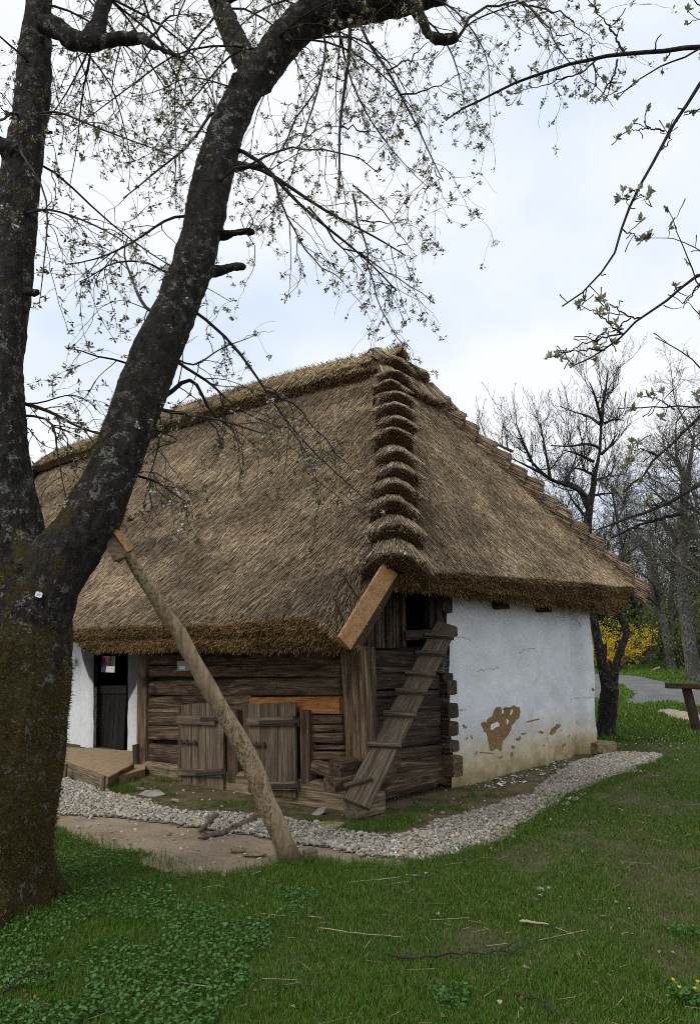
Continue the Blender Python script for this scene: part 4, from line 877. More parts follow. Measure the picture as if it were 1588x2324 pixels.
# stepped bundles riding the hips
def bundle(name, p_top, p_bot, nside, w0, w1, h0, h1, cutlen=.13, n_s=300, n_c=420, top='straw', cutm='reed_dark', drop=.10):
    """saddle of straw from p_top down to p_bot; nside: direction across the hip (horizontal), outward up = normal"""
    p_top = np.asarray(p_top, float); p_bot = np.asarray(p_bot, float); d = unit(p_bot - p_top); s = unit(nside - (nside @ d) * d); n = unit(np.cross(s, d)); n = n if n[2] > 0 else -n
    a_ = Acc(); th = np.linspace(-1, 1, 15); sec = lambda q, w_, h_: np.stack([q[None] + s * (w_ * t_ ) + n * (h_ * (1 - abs(t_) ** 2.2) - drop * abs(t_) ** 2.0 * (w_ / .28)) for t_ in th])[:, 0]
    st = np.linspace(0, 1, 6); P_ = np.stack([sec(p_top + (p_bot - p_top) * q, w0 + (w1 - w0) * q, h0 + (h1 - h0) * q) for q in st])
    ph = RNG.uniform(0, 50); P_ += n * .02 * np.array([[mnoise.noise((ph + i_ * .4, j_ * .5, 0)) for j_ in range(15)] for i_ in range(6)])[..., None]
    a_.add(*surf(P_, None, ''), 0)
    low = sec(p_bot - d * .0, w1 * .96, h1) - n * cutlen; low[:, :] += d * -.03
    cut = np.stack([P_[-1], P_[-1] * .5 + low * .5 + d * .01, low]); a_.add(*surf(cut, None, ''), 1)
    # straws on top
    q = RNG.uniform(.05, .8, n_s); i_ = RNG.uniform(0, 13.99, n_s); j_ = i_.astype(int); f_ = (i_ - j_)[:, None]
    rr = (q * 5).astype(int); g_ = (q * 5 - rr)[:, None]
    base = (P_[rr, j_] * (1 - f_) + P_[rr, j_ + 1] * f_) * (1 - g_) + (P_[rr + 1, j_] * (1 - f_) + P_[rr + 1, j_ + 1] * f_) * g_
    fan = s * ((i_ / 7 - 1) * .22 + RNG.normal(0, .09, n_s))[:, None]; dd = unit(d + fan); L_ = np.linalg.norm(p_bot - p_top) * (.99 - q)[:, None] * RNG.uniform(.7, 1.02, (n_s, 1))
    out = n + s * (i_ / 7 - 1)[:, None] * .7; V_, F_ = prisms(base + out * .002, base + dd * L_ + out * RNG.uniform(.0, .022, (n_s, 1)), RNG.uniform(.003, .006, n_s)); a_.add(V_, F_, 2)
    V_, F_ = stubs(cut, n_c, d * .9 - n * .15, (.01, .04), (.004, .0068), .3); a_.add(V_, F_, 3)
    o = a_.build(name, [M['thatch'], M['thatch_cut'], M[top], M[cutm]], roof); return o
NS = np.array([.62, .78, 0.0])                            # across the front hip
NB = 13
hd = unit(APEX - HIP0)
for i in range(NB):
    f1 = (i + (RNG.normal(0, .09) if i else 0)) / NB * .94 - .035; f0 = f1 + .125
    pb = HIP0 + (APEX - HIP0) * f1; pt = HIP0 + (APEX - HIP0) * f0
    nn = unit(np.cross(NS, -hd)); nn = nn if nn[2] > 0 else -nn
    k = 1 - i / NB; wl = (.235 + .035 * k) * RNG.uniform(.9, 1.08)
    sway = NS * RNG.normal(0, .022); e_ = RNG.uniform(.85, 1.15)
    if i == 0: wl = .34
    sl = RNG.normal(0, .10); bundle('hip_bundle', pt - nn * .02 + sway, pb + nn * (.155 + RNG.normal(0, .012)) + sway, unit(NS + hd * sl), wl * .85, wl, .05, .13 * e_, .19 * e_ + .02 * (i == 0), 330, 520)
# the far hip steps down to the right
BK0 = np.array([XE, VB_, 2.75]); 
for i in range(14):
    f1 = i / 14 * .86 - .02 + RNG.normal(0, .004); f0 = f1 + .105; pb = BK0 + (APEX - BK0) * f1; pt = BK0 + (APEX - BK0) * f0
    bdir = unit(np.array([.16, -.98, 0.08 * RNG.normal()])); nn = np.array([.5, .4, .75]); sh = np.array([-.06, -.13, -.02])
    bundle('hip_bundle', pt + sh, pb + nn * (.16 + RNG.normal(0, .02)) + sh, bdir, .24, .36, .02, .07, .15, 300, 260, 'straw', 'reed_cut', .24)
# left hip steps
L0 = np.array([hip_left_x(0), EY, 2.2]); L1 = np.array([RL, 2.25, 6.68])
for i in range(5, 12):
    f1 = i / 12 * .95; f0 = f1 + .14; pb = L0 + (L1 - L0) * f1; pt = L0 + (L1 - L0) * f0; nn = np.array([-.45, -.3, .8])
    bundle('hip_bundle', pt, pb + nn * .10, unit(np.array([.7, -.7, 0])), .2, .3, .05, .12, .15, 200, 160)
# ridge cap: a thick saddle of crossed straw with a ragged golden hem
a = Acc()
def cap_section(x):
    ry, rz = ridge_y(min(x, -1.83)), ridge_z(min(x, -1.83)); pts = []
    for q in np.linspace(-1, 1, 13):
        dy = q * .40; y = ry + dy; zs_ = rz - abs(dy) * 1.24; o_ = .15 * (1 - abs(q) ** 4 * .35)
        pts.append((x, y + np.sign(q) * .10 * abs(q), zs_ + o_ - .06 * (1 - abs(q)) ** 2 + .015))
    return pts
xs = np.linspace(-1.66, RL - .15, 120); P = np.array([cap_section(x) for x in xs]); P[..., 2] += .04 * (hash_noise(P[..., 0], P[..., 1], 2.5, 71) - .5) - .03 * sstep(-2.3, -1.7, P[..., 0])
hem = .05 * (hash_noise(xs, xs * 0, 5, 72) - .5); P[:, 0, 2] += hem; P[:, 0, 1] += hem * .6
a.add(*surf(P[:, ::-1], None, ''), 0)
low = P[:, 0] + np.array([0, .06, -.02]) + np.array([0, .06, -.11]); a.add(*surf(np.stack([P[:, 0], low]), None, ''), 1)
# nose over the end of the ridge, with two skirts on the hip end
SK = []
for (k0, k1, off, ys_) in [(.10, .235, .07, np.linspace(.0, 1, 6)), (-.09, .125, .16, np.linspace(-.25, 1, 6))]:
    for f_ in ys_:
        kt, kb = max(k0, -.02), k1 + RNG.normal(0, .008); xt, xb = -1.83 + (XE + 1.83) * (1 - 1) - 0 + (XE + 1.83) * kt, -1.83 + (XE + 1.83) * kb
        yb = (hip_y(xb) + .12) * (1 - f_) + (back_y(xb) - .12) * f_; ym = 3.1 if off > .1 else yb * .8 + 3.1 * .2; yt = yb * .35 + ym * .65
        pt = np.array([xt - (.16 if off > .1 else 0), yt, right_z(xt, yt) + (.0 if off > .1 else .02)]); pb = np.array([xb, yb, right_z(xb, yb)]) + np.array([.75, 0, .6]) * off
        SK.append((pt, pb, off))
for pt, pb, off in SK:
    bundle('ridge_skirt', pt, pb, np.array([.05, 1.0, 0]), .17, .25, .07, .09, .13, 300, 260, 'straw_gold' if off > .1 else 'straw', 'reed_cut')
for dx_, yb_ in [(-.25, 2.72), (-.62, 2.66), (-1.0, 2.62)]:
    bundle('ridge_skirt', np.array([-1.83 + dx_, 3.06, 6.62]), np.array([-1.70 + dx_ * 1.1, yb_ - .1, 6.22]), np.array([1., .25, 0]), .2, .27, .05, .08, .12, 280, 220, 'straw_gold', 'reed_cut')
n2 = 14000; xx = -1.6 - RNG.uniform(0, 1, n2) ** 1.3 * 11; i = ((xs[0] - xx) / (xs[0] - xs[-1]) * 118.9).clip(0, 118).astype(int); j = RNG.integers(0, 12, n2); j = np.where(RNG.uniform(0, 1, n2) < .6, RNG.integers(0, 7, n2), j)
p_ = P[i, j] * .5 + P[i, j + 1] * .5 + RNG.normal(0, .03, (n2, 3)) * [1, .5, 0]
sg = np.where(j < 6, -1, 1); lean = np.where(hash_noise(xx, xx * 0, 2.2, 73) > .5, .55, -.55)[:, None] * np.array([[1, 0, 0]])
dd = unit(np.stack([RNG.normal(0, .25, n2), sg * .62, -.78 + RNG.normal(0, .12, n2)], 1) + lean * RNG.uniform(.2, 1, (n2, 1)))
L_ = RNG.uniform(.12, .34, n2)[:, None]; nn = np.stack([0 * xx, sg * .5, .8 + 0 * xx], 1)
V, F = prisms(p_ - dd * L_ * .5 - nn * .005, p_ + dd * L_ * .5 + nn * RNG.uniform(0, .05, (n2, 1)), RNG.uniform(.003, .0062, n2)); a.add(V, F, 2)
V, F = stubs(np.stack([P[:90, 0], low[:90]]), 9000, (0, -.55, -.8), (.02, .11), jit=.5); a.add(V, F, 3)
n3 = 260; i = RNG.integers(0, 110, n3); p_ = P[i, 6]; V, F = prisms(p_ - [0, 0, .05], p_ + unit(RNG.normal(0, 1, (n3, 3)) * [1, 1, .4] + [0, 0, .35]) * RNG.uniform(.05, .17, (n3, 1)), .0022); a.add(V, F, 2)
a.build('ridge_cap', [M['thatch'], M['thatch_cut'], M['straw_gold'], M['reed_cut']], roof)

# bargeboard and the two pegs through the thatch
HB = .64
bb = [sp(x, y, HB) for x, y in [(764, 1446), (790, 1474), (897, 1303), (868, 1276)]]
slab('bargeboard', bb, .03, (1, 0, 0), M['board'], house, label='new honey-coloured bargeboard')
for (x0, y0, x1, y1) in [(785, 1310, 812, 1357), (766, 1364, 778, 1408)]:
    p0 = sp(x0, y0, HB - .02); p1 = sp(x1, y1, HB - .08); p0 = p0 + [.04, -.08, .02]; beam('thatch_peg', p0, p1, .022, .022, M['ladder'], roof, irr=.05, rnd=.9)
#@@THINGS
# ------------------------------------------------------------------ ladder plank with cleats
def px_on(x, y, p0, nrm):                                  # pixel onto a plane (house frame point and normal)
    p0w = to_world(np.array(p0)[None])[0]; nw = nrm[0] * HX + nrm[1] * HY + np.array([0, 0, nrm[2]])
    r = ray(x, y); t_ = ((p0w - CAM) @ nw) / (r @ nw); return CAM + r * t_
lt = sp(1013, 1419, .17); lb = sp(808, 1826, .42)
axis_l = unit(lt - lb); lc_ = np.array([.78, .62, -.04]); lw_ = np.array([.78, .62, 0]); lw_ = unit(lw_ - (lw_ @ axis_l) * axis_l); ln_ = np.cross(lw_, axis_l); ln_ = ln_ if ln_[0] > 0 else -ln_
lad = thing('ladder_plank', 'grey cleated plank leaning up to the dark loft opening', 'ladder', to_world(lb[None])[0], HROT)
beam('plank', np.zeros(3), lt - lb, .265, .055, M['ladder'], lad, up=tuple(ln_), irr=.03, rnd=.12)
for x0, y0, x1, y1 in [(950, 1452, 1018, 1450), (928, 1490, 1000, 1491), (893, 1535, 962, 1538), (862, 1576, 934, 1578), (822, 1627, 893, 1630), (786, 1693, 858, 1702), (742, 1760, 812, 1772)]:
    f = np.array([(x0 + x1) / 2 + 6, (y0 + y1) / 2]); A_, B_ = np.array([1016, 1421.]), np.array([818, 1828.])
    best = min(np.linspace(0, 1, 400), key=lambda q: abs((to_world((lb + (lt - lb) * q)[None])[0] - CAM) @ np.array([0, 0, 1]) * 0 + (lambda P_: (CY - F_PX * ((-(P_[1]) * sin(TILT) + P_[2] * cos(TILT)) / (P_[1] * cos(TILT) + P_[2] * sin(TILT)))) - f[1])(to_world((lb + (lt - lb) * q)[None])[0] - CAM)))
    if y0 > 1740: continue
    c = (lt - lb) * best + ln_ * .045; beam('cleat', c - lc_ * .175, c + lc_ * .165, .05, .065, M['ladder'], lad, up=tuple(ln_), irr=.1, rnd=.6)
c = (lt - lb) * .085 + ln_ * .05; beam('cleat', c - lw_ * .17 - axis_l * .12, c + lw_ * .04 + axis_l * .06, .04, .04, M['ladder'], lad, up=tuple(ln_), irr=.25, rnd=.7, label='loose crooked cleat')

# ------------------------------------------------------------------ cherry tree
def organic(name, chains, m, parent, origin, voxel=.02, rough_amp=.02, freq=9, k=16):
    """one continuous trunk surface grown out of several tapered chains"""
    V, Fq = [], []; off = 0
    for pts, rad in chains:
        v, f, t_ = capped(resample(pts, max(8, len(pts) * 4)), np.interp(np.linspace(0, 1, max(8, len(pts) * 4)), np.linspace(0, 1, len(rad)), rad), k)
        V.append(v); Fq += [tuple(i + off for i in q) for q in f] + [tuple(i + off for i in q) for q in t_]; off += len(v)
    me = bpy.data.meshes.new(name); me.from_pydata([tuple(p - origin) for p in np.vstack(V)], [], Fq); tmp = bpy.data.objects.new(name, me); COL.objects.link(tmp)
    md = tmp.modifiers.new('r', 'REMESH'); md.mode = 'VOXEL'; md.voxel_size = voxel; sm = tmp.modifiers.new('s', 'SMOOTH'); sm.iterations = 8; sm.factor = .5
    dg = bpy.context.evaluated_depsgraph_get(); nm = bpy.data.meshes.new_from_object(tmp.evaluated_get(dg)); bpy.data.objects.remove(tmp); bpy.data.meshes.remove(me)
    n = len(nm.vertices); co = np.empty(n * 3); nm.vertices.foreach_get('co', co); co = co.reshape(-1, 3); no = np.empty(n * 3); nm.vertices.foreach_get('normal', no); no = no.reshape(-1, 3)
    dsp = np.array([mnoise.noise((p[0] * freq, p[1] * freq, p[2] * freq * .35)) + .5 * mnoise.noise((p[0] * freq * 3, p[1] * freq * 3, p[2] * freq * 1.3)) for p in co])
    lump = np.array([mnoise.noise((p[0] * 2.2, p[1] * 2.2, p[2] * 1.3 + 4)) for p in co])
    co = co + no * (dsp * rough_amp + lump * rough_amp * 1.6)[:, None]; nm.vertices.foreach_set('co', co.ravel()); nm.materials.clear(); nm.materials.append(m); nm.polygons.foreach_set('use_smooth', np.ones(len(nm.polygons), bool)); nm.update(); nm.name = name
    o = bpy.data.objects.new(name, nm); COL.objects.link(o); o.parent = parent; return o
def pxl(L, Y):                                             # pixel polyline at depths (single or per point)
    Ys = np.interp(np.linspace(0, 1, len(L)), np.linspace(0, 1, len(Y)), Y) if hasattr(Y, '__len__') else np.full(len(L), Y)
    return np.array([at(p[0], p[1], y_) for p, y_ in zip(L, Ys)])
def pr(wd, Y): return np.asarray(wd, float) / 2 * np.asarray(Y, float) / 1581
tb = gnd(-50, 2100); tb[1] = 4.72
cherry = thing('cherry_tree', 'big leaning mossy cherry with white blossom forking at its mossy trunk', 'tree', (tb[0], tb[1], 0))
torg = np.array(cherry.location)
trunk = [(pxl([(-42, 2120), (-22, 1980), (-10, 1900), (18, 1720), (32, 1520), (52, 1380), (72, 1290), (92, 1220)], 4.72), pr([270, 236, 232, 240, 250, 240, 205, 130], 4.72)),
         (pxl([(30, 1420), (15, 1290), (5, 1160), (-18, 1040), (-14, 920), (-2, 800), (25, 600), (48, 400), (78, 200), (88, 0), (96, -200)], [4.72, 4.75, 4.9, 5.1]), pr([190, 182, 152, 115, 107, 102, 96, 88, 78, 68, 52], 4.8)),
         (pxl([(70, 1420), (120, 1290), (178, 1225), (228, 1140), (262, 1060), (285, 1000), (318, 900), (357, 800), (402, 700), (437, 600), (463, 500), (484, 400), (510, 300), (557, 200), (592, 150)], [4.66, 4.68, 4.8, 5.0, 5.2]), pr([150, 150, 128, 114, 110, 107, 105, 103, 101, 97, 95, 95, 95, 98, 100], 4.95)),
         (pxl([(580, 190), (600, 150), (640, 98), (690, 48), (760, 20), (830, 12), (900, 6), (970, -4), (1010, -14)], [5.2, 5.1]), pr([92, 90, 92, 98, 108, 104, 84, 60, 44], 5.1)),
         (pxl([(585, 205), (562, 150), (538, 105), (515, 50), (490, -20), (468, -130)], [5.22, 5.5]), pr([70, 66, 64, 58, 54, 46], 5.3)),
         (pxl([(940, 12), (958, 48), (972, 80), (1005, 92), (1038, 84)], 5.1), pr([44, 34, 30, 30, 26], 5.1)),
         (pxl([(95, 55), (130, 62), (165, 92), (205, 100), (260, 90), (312, 86), (335, 88)], [4.85, 4.7]), pr([50, 52, 48, 40, 28, 26, 22], 4.8)),
         (pxl([(320, 86), (350, 104), (390, 122), (424, 136)], 4.7), pr([24, 22, 18, 12], 4.7)),
         (pxl([(205, 98), (222, 50), (240, 0), (262, -90)], [4.75, 4.9]), pr([36, 34, 32, 28], 4.8)),
         (pxl([(45, 345), (15, 335), (-15, 322), (-70, 300)], 4.8), pr([46, 44, 44, 36], 4.8)),
         (pxl([(545, 250), (535, 200), (533, 166)], [5.05, 4.98]), pr([40, 30, 26], 5.1)),
         (pxl([(432, 640), (490, 616), (530, 606), (556, 605)], [5.0, 4.93]), pr([30, 24, 20, 16], 5)),
         (pxl([(60, 660), (82, 666), (88, 660)], 4.75), pr([18, 14, 12], 4.75)), (pxl([(95, 300), (112, 300), (120, 302)], 4.75), pr([16, 14, 10], 4.75)),
         (pxl([(488, 375), (540, 377), (604, 378)], [5.1, 5.0]), pr([26, 20, 12], 5)), (pxl([(455, 545), (510, 534), (545, 526), (578, 526)], [5.05, 4.9]), pr([22, 17, 13, 9], 5))]
# root flare
for dx, dy in [(.30, .0), (.15, -.40), (-.35, -.3), (.3, .3), (-.1, .45)]:
    trunk.append((np.array([torg + [0, 0, .35], torg + [dx * .55, dy * .55, .14], torg + [dx, dy, -.04]]), [.26, .15, .06]))
organic('trunk', trunk, M['bark'], cherry, torg, .016, .016, 13)
tk = [o for o in cherry.children if o.name.startswith('trunk')][0].data; nv_ = len(tk.vertices); co = np.empty(nv_ * 3); tk.vertices.foreach_get('co', co); co = co.reshape(-1, 3); no = np.empty(nv_ * 3); tk.vertices.foreach_get('normal', no); no = no.reshape(-1, 3)
mk = hash_noise(co[:, 0] + co[:, 1], co[:, 2], 3.0, 77) * .6 + hash_noise(co[:, 0] - co[:, 1], co[:, 2], 9, 78) * .4 + no[:, 2] * .18 - no[:, 0] * .10 - .16 * np.clip(co[:, 2] - 1.3, -1, 3); ok = np.where(mk > .47)[0]; ii = RNG.choice(ok, 26000)
p_ = co[ii] + RNG.normal(0, .008, (len(ii), 3)); d_ = unit(no[ii] + RNG.normal(0, .6, (len(ii), 3)) + [0, 0, -.25]); M['moss'] = m_islands('trunk_moss', [(0, (.028, .021, .006)), (.6, (.10, .076, .018)), (1, (.20, .16, .04))], clump=6)
tag(np_mesh('moss', *prisms(p_ - no[ii] * .006, p_ + d_ * RNG.uniform(.006, .020, (len(ii), 1)), .0022, .0008), M['moss'], cherry), kind='stuff')
# branches surveyed from the photograph
BR = [([(487, 238), (470, 260), (440, 320), (405, 350), (370, 375), (320, 420), (280, 450)], [5.05, 4.7], 9), ([(415, 480), (360, 510), (300, 560), (230, 590), (150, 600)], [4.95, 4.5], 8),
      ([(340, 718), (315, 670), (300, 640), (285, 600), (275, 575), (290, 540)], [5.0, 5.2], 11), ([(400, 640), (365, 600), (330, 585), (250, 600), (180, 640)], [5, 4.6], 7), ([(285, 825), (260, 812), (225, 815), (190, 795), (150, 790)], [4.9, 4.6], 7),
      ([(45, 912), (90, 920), (125, 945), (180, 965), (222, 985), (280, 1000)], [4.85, 4.95], 11), ([(125, 945), (126, 1020), (140, 1080), (152, 1135)], [4.85, 4.75], 7), ([(90, 920), (150, 890), (205, 905), (230, 940)], [4.85, 4.8], 5), ([(60, 960), (90, 1010), (130, 1020)], [4.8, 4.7], 4),
      ([(462, 715), (510, 750), (550, 790), (568, 845), (600, 885), (640, 940), (670, 990), (740, 1060), (790, 1100), (842, 1145)], [5.0, 5.3, 5.6], 8.5), ([(600, 885), (650, 900), (700, 960), (760, 1020), (800, 1070)], [5.3, 5.7], 6), ([(640, 940), (690, 1020), (720, 1090), (780, 1140)], [5.4, 5.5], 5),
      ([(375, 915), (400, 870), (425, 842), (445, 838), (455, 890), (462, 935), (500, 960), (530, 975)], [4.95, 5.2], 14), ([(430, 842), (480, 870), (540, 930), (575, 950), (625, 965)], [5, 5.2], 9), ([(440, 838), (480, 800), (530, 780), (580, 760)], [5, 5.2], 6),
      ([(372, 935), (450, 940), (520, 962), (570, 975), (605, 986)], [4.95, 5.0], 11), ([(462, 935), (490, 980), (510, 1025)], [5.1, 5.1], 6), ([(368, 935), (365, 1000), (345, 1060), (330, 1100)], [4.9, 4.8], 7), ([(305, 1080), (340, 1085), (390, 1120), (432, 1145)], [4.9, 4.8], 8), ([(420, 1000), (350, 1010), (310, 1080)], [4.85, 4.85], 4),
      ([(548, 335), (590, 345), (620, 400), (660, 460), (720, 500), (800, 560), (855, 600), (900, 660)], [5.1, 5.0, 5.4], 12), ([(600, 378), (640, 420), (690, 452), (760, 490), (840, 530), (920, 580)], [5.0, 5.3], 12), ([(620, 400), (660, 520), (720, 600), (780, 640)], [5, 4.8], 7), ([(565, 530), (578, 500), (560, 480)], [4.9, 4.8], 6),
      ([(798, 75), (782, 190), (772, 285), (768, 330), (770, 420), (768, 450)], [5.1, 5.0], 13), ([(748, 85), (725, 200), (700, 280), (670, 360), (650, 440)], [5.1, 5.2], 8), ([(770, 285), (830, 300), (880, 290)], [5, 5], 5), ([(726, 190), (650, 310), (600, 420), (560, 470)], [5.2, 5.0], 5),
      ([(812, 70), (855, 115), (880, 160), (905, 215), (940, 270), (960, 320), (985, 380), (1005, 410)], [5.1, 4.9], 9), ([(880, 160), (940, 130), (985, 90)], [5.1, 5.0], 5), ([(905, 215), (985, 205), (1050, 165)], [5, 4.8], 5), ([(980, 380), (965, 430), (970, 470)], [4.9, 4.9], 3), ([(985, 380), (1000, 440), (1018, 465)], [4.9, 4.9], 3), ([(800, 420), (850, 460), (900, 520), (940, 570)], [5.1, 5.1], 5),
      ([(1040, 84), (1060, 50), (1090, 22), (1140, 3), (1185, 2), (1205, 20), (1230, 50)], [5.1, 4.9], 9), ([(1185, 2), (1230, 45), (1262, 90), (1280, 140), (1340, 175), (1390, 242)], [4.9, 4.8], 5), ([(1200, 12), (1255, 25), (1320, 60), (1345, 105)], [4.9, 4.7], 5), ([(1060, 50), (1110, 35), (1160, 5), (1240, 0)], [5, 4.9], 5), ([(1262, 80), (1330, 90), (1360, 50)], [4.9, 4.8], 3),
      ([(800, 440), (830, 560), (850, 680), (880, 740), (930, 795)], [5.2, 5.2], 6), ([(700, 470), (780, 560), (850, 600), (930, 650), (985, 690)], [5.2, 5.0], 6), ([(820, 500), (880, 510), (935, 440)], [5.1, 5], 4), ([(900, 560), (940, 540), (930, 500)], [5.1, 5], 3),
      ([(405, 130), (430, 128), (470, 90), (500, 60)], [4.7, 4.8], 6), ([(340, 86), (375, 55), (400, 20), (420, -30)], [4.7, 4.8], 7), ([(340, 115), (310, 180), (290, 240)], [4.7, 4.6], 4), ([(110, 245), (170, 265), (240, 300), (330, 330), (395, 355)], [4.8, 4.6], 7), ([(75, 470), (150, 480), (250, 530), (320, 570)], [4.75, 4.5], 7), ([(95, 250), (150, 280), (140, 350)], [4.8, 4.7], 5),
      ([(40, 250), (10, 270), (-20, 280)], [4.8, 4.6], 10), ([(60, 130), (20, 100), (-20, 60)], [4.8, 4.7], 9), ([(260, 160), (250, 220), (280, 320)], [4.7, 4.5], 4), ([(470, 180), (440, 165), (380, 200), (300, 220)], [5.1, 4.8], 5), ([(480, 300), (420, 300), (360, 270)], [5, 4.7], 4)]
P1, R1 = [], []
for L, Y, wpx in BR:
    q = resample(pxl(L, Y), 12); q[2:-1] += RNG.normal(0, .012, (9, 3)); P1.append(q); R1.append(np.linspace(pr(wpx, 5), pr(wpx * .3, 5), 12))
# more limbs overhead and behind, so the crown is full
for (x, y, Y, n_) in [(600, 100, 5.1, 6), (760, 10, 5.1, 8), (900, 0, 5.0, 4), (500, 20, 5.4, 6), (470, -110, 5.5, 6), (90, 0, 5.0, 6), (95, -180, 5.0, 6), (240, 0, 4.9, 5), (262, -80, 4.9, 4), (60, 350, 4.8, 2), (480, 420, 5.0, 1)]:
    for _ in range(n_):
        s_ = at(x, y, Y); az = RNG.uniform(0, 2 * pi); d = np.array([cos(az), sin(az) * .8, RNG.uniform(-.1, .45)])
        q = grow(s_[None], d[None], [RNG.uniform(1.1, 2.3)], 12, .16, (0, 0, -.13))[0]; P1.append(q); R1.append(np.linspace(.011, .003, 12))
LIMB = np.vstack([resample(c_[0], 60) for c_ in trunk[:9]])
for i_, q in enumerate(P1):
    d_ = np.linalg.norm(LIMB - q[0], axis=1); j_ = d_.argmin()
    if .03 < d_[j_] < .45: P1[i_] = resample(np.vstack([LIMB[j_] * .8 + q[0] * .2, q]), 12)
P1 = np.array(P1); R1 = np.array(R1)
len1 = np.linalg.norm(np.diff(P1, axis=1), axis=2).sum(1)
S, D, r, q = spawn(P1, R1, 7, .15, 1, .95, (0, 0, -.15)); keep = RNG.uniform(0, 1, len(q)) < np.clip(len1[q] / 1.2, .3, 1); S, D, r, q = S[keep], D[keep], r[keep], q[keep]
P2 = grow(S, D, RNG.uniform(.25, .75, len(S)), 9, .22, (0, 0, -.10)); R2 = taper(np.minimum(r * .6, .005), np.full(len(r), .0016), 9)
S, D, r, _ = spawn(P2, R2, 3, .2, 1, .9, (0, 0, -.1)); P3 = grow(S, D, RNG.uniform(.08, .34, len(S)), 6, .25, (0, 0, -.08)); R3 = taper(np.minimum(r * .7, .0026), np.full(len(r), .0011), 6)
a = Acc(); a.add(*tubes(P1, R1, 7)); a.add(*tubes(P2, R2, 4)); a.add(*tubes(P3, R3, 3)); a.build('branches', M['bark_pear'] if False else M['twig'], cherry, smooth=True, loc=torg)
# flower and leaf clusters on spurs
def sites(P, per, lo):
    M_, n, _ = P.shape; q = np.repeat(np.arange(M_), per); t_ = RNG.uniform(lo, 1, len(q)) * (n - 1.001); i = t_.astype(int); f = (t_ - i)[:, None]; return P[q, i] * (1 - f) + P[q, i + 1] * f
st = np.vstack([P3[:, -1], sites(P3, 1, .3), P2[:, -1], sites(P2, 2, .25), sites(P1, 2, .4)])
st = st[(RNG.uniform(0, 1, len(st)) < .52)]
print('cherry sites', len(st))
k = 7; c = np.repeat(st, k, 0) + RNG.normal(0, .008, (len(st) * k, 3)); a = Acc(); a.add(*leaves(c, RNG.uniform(.018, .042, len(c)), .1, .5, .42)); a.build('leaves', M['leaf'], cherry, loc=torg)
fl = st[RNG.uniform(0, 1, len(st)) < .5]; k = 4; hang = RNG.normal(0, .014, (len(fl) * k, 3)) + [0, 0, -.016]; c = np.repeat(fl, k, 0) + hang
fat = np.repeat(RNG.uniform(0, 1, len(fl)) < .45, k); sz_ = np.where(fat, RNG.uniform(.012, .017, len(c)), RNG.uniform(.006, .009, len(c)))
a = Acc(); a.add(*leaves(c, sz_ * 1.3, 0, .5, .9)); a.add(*leaves(c + RNG.normal(0, .003, c.shape), sz_ * 1.3, 0, .5, .9)); a.build('blossoms', M['blossom'], cherry, loc=torg)
a = Acc(); a.add(*prisms(np.repeat(fl, k, 0), c, .0007)); a.build('flower_stalks', M['leaf'], cherry, loc=torg)
# number tag nailed to the trunk: found on the trunk surface
bpy.context.view_layer.update()
dg = bpy.context.evaluated_depsgraph_get()
def surf_hit(x, y, fallback):
    r = ray(x, y); r = r / np.linalg.norm(r); h, loc, no, *_ = SC.ray_cast(dg, Vector(CAM), Vector(r))
    return (np.array(loc), np.array(no)) if h else (np.asarray(fallback), -r)
loc, no = surf_hit(90, 1350, at(90, 1350, 4.3))
tagt = thing('tree_tag', 'small white numbered tag nailed to the mossy trunk', 'tag', loc)
nv = unit(np.array([no[0] * .3, -1, .1])); rx = unit(np.cross([0, 0, 1], nv) * -1); rx = rx if rx[0] > 0 else -rx; uz = np.cross(nv, rx) * -1; uz = uz if uz[2] > 0 else -uz
rx, uz = unit(rx - uz * .18), unit(uz + rx * .18)
def on(a_, b_, lift=.012): return rx * a_ + uz * b_ + nv * lift
pts = [on(x, y) for x, y in [(-.022, -.014), (-.014, -.017), (.012, -.021), (.022, -.015), (.022, .010), (.016, .016), (-.010, .018), (-.022, .015)]]
slab('plate', pts, .0015, nv, M['white_card'], tagt)
V, F = prisms(np.array([on(.0, .012, .012)]), np.array([on(.010, .026, .03)]), .0012, k=6); np_mesh('nail', V, F, M['grey_card'], tagt)
fc = bpy.data.curves.new('digits', 'FONT'); fc.body = '275'; fc.size = .017; fc.align_x = 'CENTER'; fo = bpy.data.objects.new('digits', fc); COL.objects.link(fo)
dg = bpy.context.evaluated_depsgraph_get(); tm = bpy.data.meshes.new_from_object(fo.evaluated_get(dg)); bpy.data.objects.remove(fo); tm.materials.clear(); tm.materials.append(M['ink'])
for v_ in tm.vertices: p_ = on(v_.co.x, v_.co.y - .009, .0146); v_.co = Vector(p_)
to_ = bpy.data.objects.new('digits', tm); COL.objects.link(to_); to_.parent = tagt

# ------------------------------------------------------------------ prop pole under the leaning limb
pf = gnd(663, 1950); ptop = at(283, 1250, 4.78)
prop = thing('prop_pole', 'peeled crooked pole propping up the leaning cherry limb', 'prop', pf)
px = [(663, 1962), (640, 1905), (612, 1840), (580, 1760), (540, 1672), (500, 1605), (465, 1548), (430, 1480), (400, 1425), (370, 1385), (350, 1350), (318, 1305), (290, 1255)]; wd = [58, 56, 54, 51, 48, 46, 44, 45, 42, 42, 38, 34, 29]
Yp = np.linspace(5.80, 4.80, len(px)); pc = np.array([at(p[0], p[1], y_) for p, y_ in zip(px, Yp)]); n_ = 70
pc = resample(pc, n_); rad = np.interp(np.linspace(0, 1, n_), np.linspace(0, 1, len(wd)), pr(np.array(wd) * .84, Yp))
V, F = tubes((pc - pf)[None], rad[None], 20); V += np.array([[mnoise.noise((v_[0] * 6, v_[1] * 6, v_[2] * 3)) * .008] * 3 for v_ in V]); np_mesh('pole', V, F, M['pole'], prop, smooth=True)
